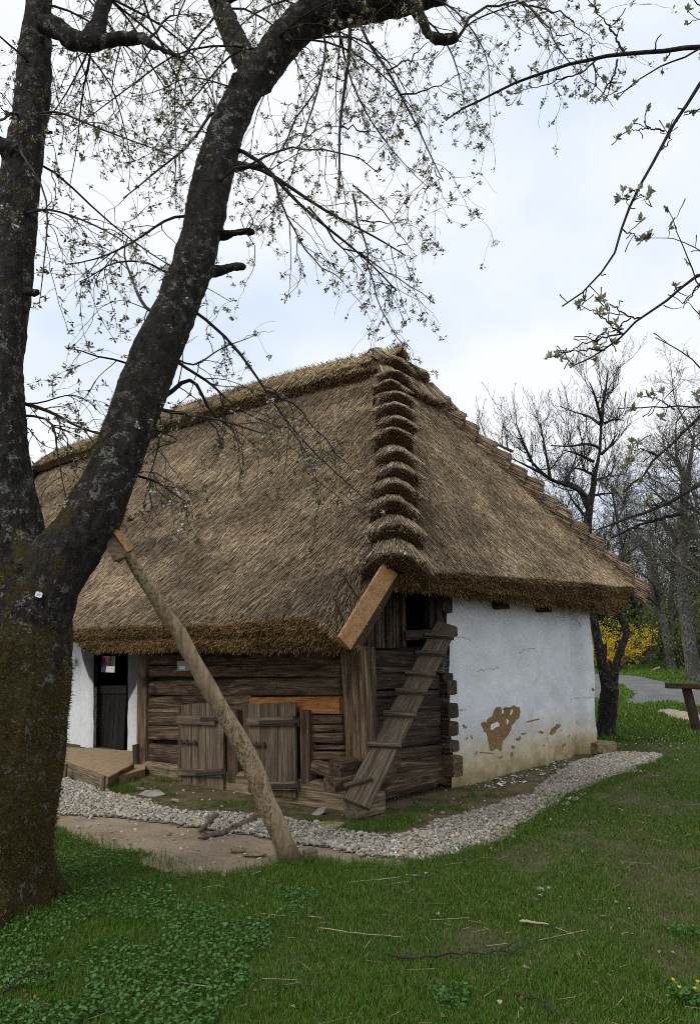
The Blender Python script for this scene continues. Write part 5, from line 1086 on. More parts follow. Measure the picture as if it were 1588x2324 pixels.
kq = surf_hit(303, 1293, at(303, 1293, 4.75))
# the wedge-shaped saddle block
bt_ = [(250, 1172), (258, 1176), (300, 1244), (300, 1252), (268, 1276), (258, 1272), (242, 1238)]
front = [at(x, y, 4.70) - pf for x, y in [(258, 1175), (300, 1243), (298, 1258), (285, 1262), (252, 1205)]]
faceA = np.array([at(250, 1173, 4.78), at(246, 1200, 4.70), at(286, 1262, 4.66), at(300, 1243, 4.72), at(262, 1180, 4.78)])
V = np.array([at(250, 1173, 4.72), at(262, 1180, 4.90), at(300, 1244, 4.90), at(288, 1250, 4.70), at(242, 1240, 4.66), at(258, 1274, 4.66), at(270, 1278, 4.80), at(252, 1235, 4.90), at(298, 1258, 4.86), at(285, 1264, 4.70), at(246, 1205, 4.69)]) - pf
def hull(name, V, m, par):
    import bmesh
    bm = bmesh.new(); [bm.verts.new(tuple(v_)) for v_ in V]; bmesh.ops.convex_hull(bm, input=bm.verts[:]); bmesh.ops.recalc_face_normals(bm, faces=bm.faces); bmesh.ops.bevel(bm, geom=bm.edges[:], offset=.003, segments=1, affect='EDGES')
    me = bpy.data.meshes.new(name); bm.to_mesh(me); bm.free(); me.materials.append(m); o = bpy.data.objects.new(name, me); COL.objects.link(o); o.parent = par; return o
hull('saddle_block', V, M['sill'], prop)
V = np.array([at(250, 1172, 4.71), at(263, 1182, 4.86), at(301, 1244, 4.88), at(288, 1254, 4.69), at(247, 1196, 4.68), at(298, 1252, 4.84), at(250, 1180, 4.75)]) - pf
hull('saddle_face', V + np.array([.003, -.006, .002]), M['board'], prop)
wq = gnd(704, 1952); wc = thing('wood_chock', 'small pale wood offcut beside the foot of the pole', 'wood block', wq)
beam('block', np.array([-.045, -.02, .035]), np.array([.045, .02, .045]), .09, .075, M['sill'], wc, up=(.4, .2, 1), irr=.05, rnd=.1)

# ------------------------------------------------------------------ near fruit tree whose branches reach in from the right
fb = np.array([2.75, 3.5, 0]); pear = thing('pear_tree', 'bare grey tree on the right with fat opening buds', 'tree', fb)
TOP = np.array([2.55, 3.55, 3.4])
organic('trunk', [(np.array([fb + [0, 0, -.05], fb + [.02, 0, .8], fb + [-.05, .03, 1.8], fb + [-.1, .05, 2.6], TOP]), [.17, .135, .12, .11, .09]), (np.array([TOP, TOP + [-.1, -.1, 1.], TOP + [-.05, -.2, 2.0]]), [.085, .06, .035]), (np.array([fb + [-.05, .03, 1.7], fb + [.5, .4, 2.6], fb + [.9, .7, 3.6]]), [.08, .06, .03])], M['bark_pear'], pear, fb, .02, .008)
NB_ = [([(1500, 113), (1420, 120), (1330, 135), (1250, 155), (1150, 195), (1080, 230), (1012, 272)], 3.3, 13, 4.6), ([(1415, 119), (1385, 65), (1370, 45), (1352, 28)], 3.3, 7, None), ([(1560, 120), (1500, 150), (1470, 165), (1420, 195), (1400, 225)], 3.25, 8, 4.4), ([(1355, 133), (1320, 165), (1250, 190), (1180, 206)], 3.3, 5, None),
       ([(1400, 135), (1392, 170), (1370, 205), (1355, 228)], 3.3, 6, None), ([(1345, 145), (1352, 165), (1370, 185)], 3.3, 5, None),
       ([(1590, 180), (1540, 260), (1500, 335), (1450, 420), (1420, 470), (1405, 540), (1398, 590), (1370, 622), (1320, 680), (1275, 695)], 3.2, 12, 4.1), ([(1507, 298), (1470, 290), (1422, 297)], 3.2, 5, None), ([(1552, 255), (1580, 250), (1610, 245)], 3.2, 4, None), ([(1500, 340), (1520, 320), (1515, 290)], 3.2, 4, None), ([(1440, 440), (1470, 448)], 3.2, 3, None), ([(1428, 452), (1405, 454)], 3.2, 3, None), ([(1410, 520), (1440, 535), (1455, 545)], 3.2, 4, None),
       ([(1590, 620), (1540, 660), (1480, 700), (1440, 730), (1400, 775), (1350, 820), (1295, 832)], 3.1, 11, 3.1), ([(1455, 722), (1430, 720), (1400, 700), (1362, 683)], 3.1, 5, None), ([(1412, 757), (1360, 768), (1320, 782), (1260, 810)], 3.1, 5, None), ([(1408, 757), (1360, 715), (1315, 692)], 3.1, 5, None), ([(1372, 795), (1330, 794), (1290, 798), (1262, 803)], 3.1, 5, None), ([(1590, 640), (1560, 680), (1548, 700)], 3.1, 5, None), ([(1430, 722), (1395, 750), (1345, 765)], 3.1, 4, None),
       ([(1590, 840), (1570, 812), (1530, 790), (1485, 766)], 3.1, 7, 2.9), ([(1590, 655), (1555, 575), (1535, 520), (1512, 470)], 3.2, 6, 3.3), ([(1590, 572), (1570, 560), (1530, 540), (1474, 540)], 3.2, 5, 3.3), ([(1590, 15), (1570, -5)], 3.3, 9, 4.6), ([(1600, 60), (1580, 35), (1560, 25)], 3.2, 5, 4.4),
       ([(1600, 1090), (1560, 1112), (1520, 1140), (1470, 1162), (1420, 1178), (1360, 1200)], 3.3, 15, 2.4), ([(1545, 1165), (1450, 1190), (1380, 1225)], 3.35, 10, None), ([(1600, 920), (1560, 970), (1530, 1005), (1500, 1030), (1470, 1060), (1450, 1090), (1410, 1120)], 3.3, 11, 2.9), ([(1595, 924), (1520, 921), (1460, 926), (1398, 928)], 3.3, 7, 2.9), ([(1495, 1035), (1460, 1020), (1430, 1022)], 3.3, 5, None), ([(1530, 930), (1490, 905), (1470, 900)], 3.3, 4, None), ([(1500, 1150), (1480, 1145), (1475, 1140)], 3.3, 4, None)]
PB, RB, tips = [], [], []
for L, Y, wpx, zr in NB_:
    q = pxl(L, Y); 
    if zr is not None:
        root = TOP + np.array([0, 0, zr - 3.4]) if zr > 2.6 else fb + np.array([-.05, 0, zr])
        ex = q[0] + unit(q[0] - q[1]) * .35 + np.array([.12, 0, 0]); q = np.vstack([root, root * .5 + ex * .5 + [0, 0, .06], ex, q])
    n_ = 22; q = resample(q, n_); q[3:-1] += RNG.normal(0, .004, (n_ - 4, 3)); PB.append(q); r0 = pr(wpx, Y); rr = np.linspace(r0 * (1.35 if zr else 1), r0 * .32, n_); RB.append(rr); tips.append(q[-1])
PB = np.array(PB); RB = np.array(RB)
S, D, r, _ = spawn(PB, RB, 7, .3, 1, 1.0); keep = S[:, 0] < 2.3; S, D, r = S[keep], D[keep], r[keep]
PS = grow(S, D, RNG.uniform(.03, .12, len(S)), 5, .3, (0, 0, .05)); RS = taper(np.minimum(r * .55, .0045), np.full(len(r), .003), 5)
a = Acc(); a.add(*tubes(PB, RB, 8)); a.add(*tubes(PS, RS, 5)); a.build('branches', M['bark_pear'], pear, smooth=True, loc=fb)
bs = np.vstack([PS[RNG.uniform(0, 1, len(PS)) < .28][:, -1], np.array(tips)[RNG.uniform(0, 1, len(tips)) < .8]]); k = 8
def buds(pos, k, s):
    base = np.repeat(pos, k, 0); d = unit(RNG.normal(0, .55, (len(base), 3)) + np.array([-.25, 0, .75])); L = RNG.uniform(.5, 1.15, (len(base), 1)) * s
    x = unit(np.cross(d, RNG.normal(0, 1, d.shape))); y = np.cross(d, x); wv = L * .22
    V = np.stack([base, base + d * L * .55 + x * wv + y * wv * .4, base + d * L, base + d * L * .55 - x * wv + y * wv * .4], 1).reshape(-1, 3); b = (np.arange(len(base)) * 4)[:, None]; return V, np.concatenate([b, b + 1, b + 2, b + 3], 1)
bud_v = []
for _ in range(5):
    a = Acc(); a.add(*buds(np.zeros((1, 3)), 10, .040)); V, F = blobs(np.zeros((1, 3)), .008, 1.0); F = np.concatenate([F, F[:, 2:3]], 1); a.add(V, F)
    o = a.build('bud', M['bud'], pear); bud_v.append(o)
for i, p_ in enumerate(bs):
    o = bud_v[i] if i < 5 else bud_v[i % 5].copy()
    if i >= 5: COL.objects.link(o); o.parent = pear
    o.location = Vector(p_ - fb); o.rotation_euler = (RNG.normal(0, .4), RNG.normal(0, .4), RNG.uniform(0, 6)); o.scale = (RNG.uniform(.75, 1.15),) * 3
#@@BACK
# ------------------------------------------------------------------ trees, bushes and things beyond the cottage
def twiggy(P1, R1, n2, n3, n4, L2, L3, L4, up=(0, 0, .12), r_min=.002, ks=(6, 4, 3, 3)):
    out = [(P1, R1, ks[0])]
    S, D, r, _ = spawn(P1, R1, n2, .15, 1, .95, up); P2 = grow(S, D, RNG.uniform(*L2, len(S)), 8, .2, up); R2 = taper(r * .5, np.full(len(r), r_min * 1.6), 8); out.append((P2, R2, ks[1]))
    S, D, r, _ = spawn(P2, R2, n3, .15, 1, .9, up); P3 = grow(S, D, RNG.uniform(*L3, len(S)), 6, .2, up); R3 = taper(np.minimum(r * .6, .012), np.full(len(r), r_min * 1.2), 6); out.append((P3, R3, ks[2]))
    if n4:
        S, D, r, _ = spawn(P3, R3, n4, .15, 1, .9, up); P4 = grow(S, D, RNG.uniform(*L4, len(S)), 4, .2, up); R4 = taper(np.minimum(r * .7, .006), np.full(len(r), r_min), 4); out.append((P4, R4, ks[3]))
    return out
ab = gt(1375, 1672); AY = ab[1]
apple = thing('apple_tree', 'bare twiggy old tree with forked lichen trunk right beside the white wall', 'tree', ab)
AT = [([(1375, 1690), (1376, 1640), (1378, 1600), (1384, 1560)], [50, 42, 40, 40]), ([(1380, 1575), (1368, 1520), (1358, 1470), (1347, 1410), (1338, 1340), (1330, 1260), (1332, 1194), (1340, 1137), (1349, 1080), (1360, 1022), (1363, 966), (1368, 918)], [28, 24, 22, 20, 20, 19, 19, 18, 16, 13, 10, 7]),
      ([(1388, 1575), (1393, 1530), (1402, 1490), (1417, 1452), (1423, 1430), (1408, 1404), (1396, 1375), (1392, 1330), (1400, 1280)], [24, 20, 19, 18, 18, 17, 14, 11, 8]), ([(1372, 1530), (1376, 1480), (1374, 1430), (1378, 1390)], [7, 6, 5, 4]),
      ([(1334, 1150), (1317, 1111), (1278, 1097), (1249, 1091), (1229, 1074), (1206, 1048), (1163, 1025)], [17, 15, 12, 10, 8, 6, 3])]
organic('trunk', [(np.array([at(p[0], p[1], AY) for p in L]), pr(wd_, AY)) for L, wd_ in AT], M['bark_apple'], apple, ab, .028, .018, 7, 12)
AB = [[(1360, 1017), (1335, 1005), (1295, 1014), (1249, 1011)], [(1346, 1048), (1306, 1028), (1278, 1022)], [(1360, 963), (1335, 943), (1306, 937), (1270, 922)], [(1363, 1031), (1383, 1014), (1400, 983)], [(1366, 923), (1374, 880), (1379, 840)], [(1372, 960), (1392, 951), (1414, 954)], [(1340, 1125), (1375, 1120), (1400, 1118)], [(1278, 1097), (1300, 1060), (1310, 1020)], [(1249, 1091), (1240, 1040), (1225, 960)], [(1229, 1074), (1200, 1060), (1160, 1040)], [(1349, 1080), (1320, 1065), (1290, 1060)], [(1335, 1180), (1300, 1140), (1285, 1110)], [(1330, 1240), (1290, 1190), (1270, 1140)], [(1206, 1048), (1185, 1000), (1170, 960)], [(1350, 1090), (1385, 1080), (1395, 1050)], [(1400, 1280), (1420, 1240), (1440, 1200)], [(1392, 1330), (1370, 1290), (1365, 1250)], [(1163, 1025), (1130, 1010), (1100, 1000)], [(1332, 1131), (1317, 1111), (1278, 1097), (1249, 1091), (1206, 1048)], [(1365, 960), (1350, 900), (1338, 870)], [(1360, 1022), (1363, 966), (1368, 918)]]
P1 = np.array([resample(np.array([at(x, y, AY + d_) for (x, y), d_ in zip(L, np.linspace(0, RNG.normal(0, .9), len(L)))]), 10) for L in AB]); R1 = np.repeat(np.linspace(.034, .010, 10)[None], len(AB), 0)
tw = twiggy(P1, R1, 7, 6, 3, (.4, 1.0), (.15, .5), (.06, .2), (0, -.05, .22), .0028)
a = Acc(); [a.add(*tubes(*q_)) for q_ in tw]; a.build('branches', M['twig'], apple, loc=ab)
bp_ = np.vstack([tw[-1][0][::3, -1], tw[2][0][:, -1]]); a = Acc(); a.add(*leaves(bp_, .03, .4)); a.build('buds', M['bushleaf'], apple, loc=ab)

def bare_tree(name, label, base, stem_px, widths, lim, leafy, mt, mtw, n=(9, 8, 6, 3), sizes=((1.2, 2.6), (.6, 1.4), (.25, .7), (.1, .35)), tdepth=0, group=None, seed_up=(0, 0, .06), r_min=.003):
    Y = base[1]; t_ = thing(name, label, 'tree', base, group=group)
    st = np.array([at(x, y, Y + tdepth * i / max(1, len(stem_px) - 1)) for i, (x, y) in enumerate(stem_px)]); st[0] = base - [0, 0, .1]
    organic('trunk', [(st, pr(widths, Y))], mt, t_, base, .045, .02, 6, 10)
    P0 = resample(st, 12)[None]; R0 = np.interp(np.linspace(0, 1, 12), np.linspace(0, 1, len(widths)), pr(widths, Y))[None] * .7
    S, D, r, _ = spawn(P0, R0, n[0], lim, 1, 1.1, (0, 0, .25)); P1 = grow(S, D, RNG.uniform(*sizes[0], len(S)), 10, .14, seed_up); R1 = taper(r * .6, np.full(len(r), .010), 10)
    tw = twiggy(P1, R1, n[1], n[2], n[3], sizes[1], sizes[2], sizes[3], seed_up, r_min)
    a = Acc(); [a.add(*tubes(*q_)) for q_ in tw]; a.build('branches', mtw, t_, loc=base)
    if leafy:
        pts = np.vstack([tw[-1][0][:, -1], tw[2][0][:, -1]]); pts = pts[RNG.uniform(0, 1, len(pts)) < leafy]; a = Acc(); a.add(*leaves(pts, RNG.uniform(.03, .07, len(pts)), .3)); a.build('leaves', M['bushleaf'], t_, loc=base)
    return t_
bare_tree('bare_tree', 'tall bare tree with grey trunk at right edge, crown a dense tangle', gt(1574, 1545), [(1574, 1545), (1566, 1480), (1553, 1400), (1546, 1300), (1545, 1200), (1560, 1080), (1575, 980)], [34, 29, 27, 25, 22, 15, 8], .22, .45, M['bark_far'], M['twig_grey'], (13, 8, 7, 3), ((1.3, 2.7), (.7, 1.5), (.3, .8), (.12, .4)), r_min=.004)
bare_tree('bare_tree', 'bare tree leaning left, grassy foot between the yellow bush and the right edge', gt(1523, 1519), [(1523, 1519), (1516, 1460), (1500, 1400), (1480, 1340), (1470, 1260), (1475, 1160)], [26, 21, 18, 15, 11, 6], .25, .5, M['bark_far'], M['twig_grey'], (9, 7, 6, 3), ((1.2, 2.6), (.7, 1.5), (.3, .8), (.12, .4)), r_min=.005)
bare_tree('bare_tree', 'slim grey stem splitting off next to the leaning tree', gt(1532, 1516), [(1532, 1516), (1526, 1450), (1520, 1370), (1526, 1280), (1530, 1180)], [17, 14, 12, 9, 5], .3, .5, M['bark_far'], M['twig_grey'], (9, 7, 6, 3), ((1.0, 2.2), (.7, 1.5), (.3, .8), (.12, .4)), r_min=.005)
bare_tree('bare_tree', 'tall budding tree outside the right edge with crown reaching in', gt(1640, 1560), [(1640, 1560), (1634, 1440), (1622, 1300), (1612, 1150), (1604, 1000), (1600, 900)], [36, 30, 26, 22, 16, 8], .25, .6, M['bark_far'], M['twig_grey'], (14, 8, 6, 3), ((1.2, 2.8), (.7, 1.5), (.3, .8), (.12, .4)), r_min=.004)
bare_tree('dead_tree', 'pale leaning dead trunk beside the yellow bush', gt(1476, 1500), [(1476, 1500), (1466, 1465), (1455, 1425), (1448, 1390)], [11, 9, 8, 5], .6, 0, M['bark_pear'], M['twig_grey'], (5, 5, 4, 2), r_min=.006)
for (px, py, dy, h_, lab) in [(1300, 1500, 32, 8, 'hazy bare tree behind the roof, left of the dark conifers'), (1440, 1500, 36, 9.5, 'bare tree far behind the yellow bush'), (1500, 1500, 42, 9, 'slender far tree above the dark fence'), (1560, 1500, 46, 10, 'far tree behind the tall tangled crown'), (1400, 1500, 40, 8, 'far bare tree between the conifers and the twiggy old tree'), (1620, 1500, 38, 10, 'dense far tree at the very right')]:
    b_ = at(px, py, dy); b_[2] = float(terr(b_[0], b_[1])); P_ = [b_, b_ + [.2, 0, h_ * .35], b_ + [RNG.normal(0, .4), 0, h_ * .7], b_ + [RNG.normal(0, .6), 0, h_]]
    t_ = thing('far_tree', lab, 'tree', b_, group='bare trees at the edge of the wood')
    st = resample(np.array(P_), 12)[None]; rs = np.linspace(.16, .02, 12)[None]; S, D, r, _ = spawn(st, rs, 22, .15, 1, 1.0, (0, 0, .3)); P1 = grow(S, D, RNG.uniform(1.0, 3.0, len(S)), 9, .14, (0, 0, .08)); R1 = taper(r * .5, np.full(len(r), .012), 9)
    tw = twiggy(P1, R1, 8, 6, 2, (.6, 1.5), (.3, .9), (.15, .4), (0, 0, .08), .006)
    a = Acc(); a.add(*tubes(st, rs, 8)); a.build('trunk', M['bark_apple'], t_, loc=b_, smooth=True); a = Acc(); [a.add(*tubes(*q_)) for q_ in tw]; a.build('branches', M['twig_grey'], t_, loc=b_)
    pts = tw[2][0][:, -1]; pts = pts[RNG.uniform(0, 1, len(pts)) < .6]; a = Acc(); a.add(*leaves(pts, RNG.uniform(.05, .11, len(pts)), .3)); a.build('leaves', M['bushleaf'], t_, loc=b_)

def bush(name, label, base, rx, h, n_st, n_lf, mleaf, lsize, cat='bush', dens=1.0, mstem=None, group=None):
    t_ = thing(name, label, cat, base, group=group); az = RNG.uniform(0, 2 * pi, n_st); S = np.zeros((n_st, 3)) + base + np.stack([np.cos(az), np.sin(az), 0 * az], 1) * rx * .25 * RNG.uniform(0, 1, (n_st, 1))
    P_ = grow(S, np.stack([np.cos(az) * .65, np.sin(az) * .65, np.ones(n_st)], 1), RNG.uniform(.6, 1.15, n_st) * h * 1.15, 10, .13, (0, 0, -.05)); R_ = taper(np.full(n_st, .014), np.full(n_st, .004), 10)
    S2, D2, r2, _ = spawn(P_, R_, 7, .2, 1, .8, (0, 0, .2)); P2 = grow(S2, D2, RNG.uniform(.15, .5, len(S2)) * h / 1.8, 6, .2); R2 = taper(r2 * .5, np.full(len(r2), .003), 6)
    a = Acc(); a.add(*tubes(P_, R_, 4)); a.add(*tubes(P2, R2, 3)); a.build('stems', mstem or M['twig_grey'], t_, loc=base)
    M_ = len(P2); q = RNG.integers(0, M_, n_lf); tt = RNG.uniform(.1, .999, n_lf) * 5; i = tt.astype(int); f = (tt - i)[:, None]; c = P2[q, i] * (1 - f) + P2[q, np.minimum(i + 1, 5)] * f + RNG.normal(0, .03, (n_lf, 3))
    a = Acc(); a.add(*leaves(c, RNG.uniform(*lsize, n_lf), .2, .3, .6)); a.build('blossoms' if 'yellow' in label else 'leaves', mleaf, t_, loc=base); return t_
fb_ = at(1398, 1512, 26.0); fb_[2] = float(terr(fb_[0], fb_[1]))
fo_ = bush('forsythia', 'bright yellow flowering forsythia bush beyond the path', fb_, .62, 1.75, 50, 8500, M['yellow'], (.03, .065))
bb_ = fb_ + [-1.2, .5, 0]; bush('forsythia', 'second yellow bush half hidden behind the forked trunk', bb_, .6, 1.8, 40, 5000, M['yellow'], (.03, .06))
for (px, Y, rx, h, n_, lab) in [(1445, 30, 2.2, 3.6, 5200, 'fresh green bush behind the yellow one'), (1548, 27, 1.5, 2.6, 4200, 'leafy green hedge bush at the right by the trunks'), (1345, 34, 2.5, 3.4, 5000, 'green thicket behind the corner of the white wall'), (1500, 36, 3.0, 4.2, 6000, 'dull green thicket behind the dark fence'), (1600, 33, 2.6, 4.4, 5000, 'tall green thicket outside the right edge')]:
    b_ = at(px, 1500, Y); b_[2] = float(terr(b_[0], b_[1])); bush('bush', lab, b_, rx, h, 60, n_, M['bushleaf'], (.06, .14))
def conifer(label, base, h, r):
    t_ = thing('conifer', label, 'tree', base); a = Acc(); a.add(*tubes(np.array([[base, base + [0, 0, h * .5], base + [0, 0, h]]]), np.array([[.14, .08, .01]]), 8)); a.build('trunk', M['bark_pear'], t_, loc=base)
    n_ = 420; z = RNG.uniform(.08, 1, n_) ** 1.1; az = RNG.uniform(0, 2 * pi, n_); S = base + np.stack([0 * z, 0 * z, z * h], 1); L = r * (1.05 - z) * RNG.uniform(.7, 1.1, n_)
    P_ = grow(S, np.stack([np.cos(az), np.sin(az), .15 + 0 * az], 1), L, 7, .05, (0, 0, -.12)); q = np.repeat(np.arange(n_), 26); t2 = RNG.uniform(.05, .999, len(q)) * 6; i = t2.astype(int); f = (t2 - i)[:, None]
    c = P_[q, i] * (1 - f) + P_[q, i + 1] * f; dn = unit(RNG.normal(0, .5, (len(q), 3)) + np.stack([np.cos(az[q]), np.sin(az[q]), -.7 + 0 * az[q]], 1)); V, F = prisms(c, c + dn * RNG.uniform(.1, .28, (len(q), 1)), .016, .004)
    a = Acc(); a.add(*tubes(P_, taper(np.full(n_, .02), np.full(n_, .004), 7), 3)); a.add(V, F); a.build('foliage', M['conifer'], t_, loc=base)
for px, Y, h, lab in [(1372, 30, 4.2, 'dark conifer behind the yellow bush'), (1432, 34, 5.0, 'taller dark conifer right of the first one'), (1600, 40, 8, 'dark conifer deep in the wood at the right')]:
    b_ = at(px, 1500, Y); b_[2] = float(terr(b_[0], b_[1])); conifer(lab, b_, h, h * .34)
# far-off wood that reads as one mass
n_ = 1500; X = RNG.uniform(-45, 70, n_); Y = RNG.uniform(50, 78, n_); Z = terr(X, Y); h_ = RNG.uniform(4, 8.5, n_) * (.7 + .5 * hash_noise(X, Y, .12, 91))
P0 = grow(np.stack([X, Y, Z], 1), np.array([[0, 0, 1.]]) + RNG.normal(0, .08, (n_, 3)), h_, 7, .07, (0, 0, .05)); R0 = taper(RNG.uniform(.05, .13, n_), np.full(n_, .015), 7)
S, D, r, _ = spawn(P0, R0, 9, .2, 1, .9, (0, 0, .4)); P1 = grow(S, D, RNG.uniform(.8, 2.6, len(S)), 5, .15, (0, 0, .1)); R1 = taper(r * .5, np.full(len(r), .008), 5)
a = Acc(); a.add(*tubes(P0, R0, 4)); a.add(*tubes(P1, R1, 3)); nl = 60000; q = RNG.integers(0, len(P1), nl); c = P1[q, RNG.integers(1, 5, nl)] + RNG.normal(0, .25, (nl, 3)); a.add(*leaves(c, RNG.uniform(.1, .28, nl), .2), 1)
tag(a.build('far_wood', [M['twig_grey'], M['bushleaf']]), kind='stuff')

# dark board fence deep behind, rail in front, stone
f0 = at(1470, 1500, 33); f0[2] = float(terr(f0[0], f0[1])); fe = thing('board_fence', 'dark board fence in the shade under the far trees', 'fence', f0)
for i in range(7): beam('post', np.array([i * .9, 0, -.1]), np.array([i * .9, .02, 1.15]), .1, .1, M['stain'], fe, up=(0, 1, 0), irr=.03, rnd=.2)
for z in (.35, .7, 1.02): beam('rail', np.array([-.3, -.09, z]), np.array([5.8, -.09, z + .03]), .05, .16, M['stain'], fe, irr=.02, rnd=.15)
lf = gt(1580, 1662); LY = lf[1]; rail = thing('timber_rail', 'dark brown timber rail on a slanting leg at the right edge', 'rail', lf)
tp = at(1556, 1560, LY) - lf; beam('leg', np.array([.02, 0, -.05]), tp + [0, 0, -.0], .14, .17, M['stain'], rail, up=(0, 1, 0), irr=.02, rnd=.1, n=14)
beam('leg', np.array([1.75, 0, -.05]), np.array([1.55, 0, tp[2] - .06]), .14, .17, M['stain'], rail, up=(0, 1, 0), irr=.02, rnd=.1, n=14)
a_ = at(1512, 1556, LY - .1) - lf; b_ = a_ + [2.4, 0, -.06]; beam('top_rail', a_, b_, .17, .105, M['stain'], rail, irr=.015, rnd=.1)
def stone(label, px, py, size, m='stone', flat=.6, z=0.0, gt_=False):
    p = gt(px, py) if gt_ else gnd(px, py); V, F = blobs(np.zeros((1, 3)), 1.0, flat); import bmesh
    bm = bmesh.new(); vs = [bm.verts.new(tuple(v_)) for v_ in V * np.array(size)]; [bm.faces.new([vs[i] for i in f_]) for f_ in F]; bmesh.ops.subdivide_edges(bm, edges=bm.edges[:], cuts=2, use_grid_fill=True, smooth=.35); me = bpy.data.meshes.new('field_stone')
    for v_ in bm.verts: v_.co += Vector([mnoise.noise(v_.co * 9 + Vector((px, 0, 0))) * .12 * min(size)] * 3)
    bm.to_mesh(me); bm.free(); me.materials.append(M[m]); o = bpy.data.objects.new('field_stone', me); COL.objects.link(o); o.location = Vector(p + [0, 0, size[2] * .35 + z]); return tag(o, label, 'stone')
stone('grey rock lying in the grass beyond the path', 1486, 1525, (.26, .2, .16), gt_=True)
stone('pale grey stone under the sill near the front corner', 722, 1850, (.09, .07, .06)); stone('flat mossy brown stone beside the green tuft at the corner', 742, 1880, (.17, .13, .06), 'stone_moss', .5)
stone('flat stone propping the sill by the porch', 352, 1806, (.15, .1, .055)); stone('small dark stone left of the flat porch stone', 322, 1796, (.09, .08, .06), 'stone_moss'); stone('lumpy stone below the left shutter', 402, 1822, (.12, .08, .045)); stone('brown earth-coloured hump at the left of the pole foot', 578, 1945, (.12, .09, .05), 'stone_moss'); stone('smaller earthy hump by the dirt path', 540, 1936, (.08, .07, .05), 'stone_moss')
stone('pale pebble alone on the lawn in front of the gravel', 940, 1990, (.035, .03, .025)); stone('larger of two pale pebbles on the bare lawn at right', 1227, 2021, (.04, .035, .025)); stone('smaller round pebble of the pair on the bare lawn', 1245, 2018, (.028, .026, .022))
def fallen(label, L, wpx, name='fallen_branch', m='twig', z=.03, forks=4, cat='branch', kn=10):
    q = np.array([gnd(*p) for p in L]); q[:, 2] += z; o_ = q[0].copy(); o_[2] = 0; n_ = 18; q = resample(q, n_); q[1:-1] += RNG.normal(0, .0015 if m == 'litter' else .006, (n_ - 2, 3)); Y = q[:, 1].mean(); r = np.linspace(pr(wpx, Y), pr(wpx * .4, Y), n_); r[0] *= .1; r[1] *= .75; r[-1] *= .1
    a = Acc(); a.add(*tubes(q[None], r[None], kn))
    if forks: S, D, rr, _ = spawn(q[None], r[None], forks, .4, 1, .7); D[:, 2] *= .3; a.add(*tubes(grow(S, D, RNG.uniform(.06, .25, len(S)), 6, .2, (0, 0, 0)), taper(rr * .6, rr * .2, 6), 4))
    return tag(a.build(name, M[m], smooth=True, loc=o_), label, cat) if False else _place(a, name, M[m], o_, label, cat)
def _place(a, name, m, o_, label, cat):
    o = a.build(name, m, smooth=True, loc=o_); o.location = Vector(o_); return tag(o, label, cat)
fallen('long forked dark stick on the lawn in the centre foreground', [(857, 2180), (930, 2188), (1010, 2184), (1065, 2170), (1110, 2178), (1160, 2168), (1198, 2166)], 6)
fallen('crooked dark twig at the bottom edge right of centre', [(1160, 2268), (1200, 2276), (1232, 2292), (1255, 2318)], 5)
fallen('thin twig in the bottom left corner among the leafy plants', [(0, 2283), (50, 2243), (115, 2222)], 6, z=.05)
fallen('slim curved twig on the grass left of the forked stick', [(595, 2266), (640, 2256), (690, 2250), (722, 2258)], 4)
fallen('short bent twig below the bare patch', [(545, 2118), (580, 2105), (600, 2122)], 5, forks=2)
fallen('thick old root crossing from the gravel onto the dirt', [(612, 1856), (580, 1864), (558, 1876), (520, 1893), (480, 1902), (448, 1911)], 22, 'exposed_root', 'root', .03, 2, 'root')
fallen('short dark root stub on the gravel left of the long root', [(492, 1858), (478, 1872), (464, 1885), (450, 1896)], 18, 'exposed_root', 'root', .03, 0, 'root')
fallen('long pale reed stalk lying in front of the gravel end', [(785, 2013), (840, 2008), (912, 2000)], 2.6, 'reed_stalk', 'litter', .03, 0, 'stalk', 6)
fallen('pale reed stalk lying below the left end of the lawn centre', [(722, 2118), (800, 2130), (918, 2140)], 2.6, 'reed_stalk', 'litter', .03, 0, 'stalk', 6)
fallen('split pale stick on the bare patch at the right', [(1178, 2102), (1210, 2106), (1248, 2110)], 7, 'bark_strip', 'litter', .03, 0, 'stick', 6)
cp = gnd(1562, 2278); ce = thing('celandine', 'little yellow flowering plant in the bottom right corner', 'flower', cp)
n_ = 60; c = np.stack([RNG.normal(0, .05, n_), RNG.normal(0, .045, n_), RNG.uniform(.03, .07, n_)], 1); V, F = clover(c, RNG.uniform(.010, .020, n_)); a = Acc(); a.add(V, F); a.add(*prisms(c * [.3, .3, 0], c, .0009)); a.build('leaves', M['clover'], ce)
for dx, dy, dz in [(-.055, .02, .085), (-.05, -.03, .075), (.05, .0, .085), (.02, -.03, .07)]:
    k = 9; d_ = unit(np.stack([np.cos(np.arange(k) * .7), np.sin(np.arange(k) * .7), np.full(k, 1.2)], 1)); c = np.repeat(np.array([[dx, dy, dz]]), k, 0); V = np.stack([c, c + d_ * .008 + np.cross(d_, [0, 0, 1]) * .004, c + d_ * .017, c + d_ * .008 - np.cross(d_, [0, 0, 1]) * .004], 1).reshape(-1, 3); b = (np.arange(k) * 4)[:, None]
    np_mesh('flower', V, np.concatenate([b, b + 1, b + 2, b + 3], 1), M['yellow'], ce)
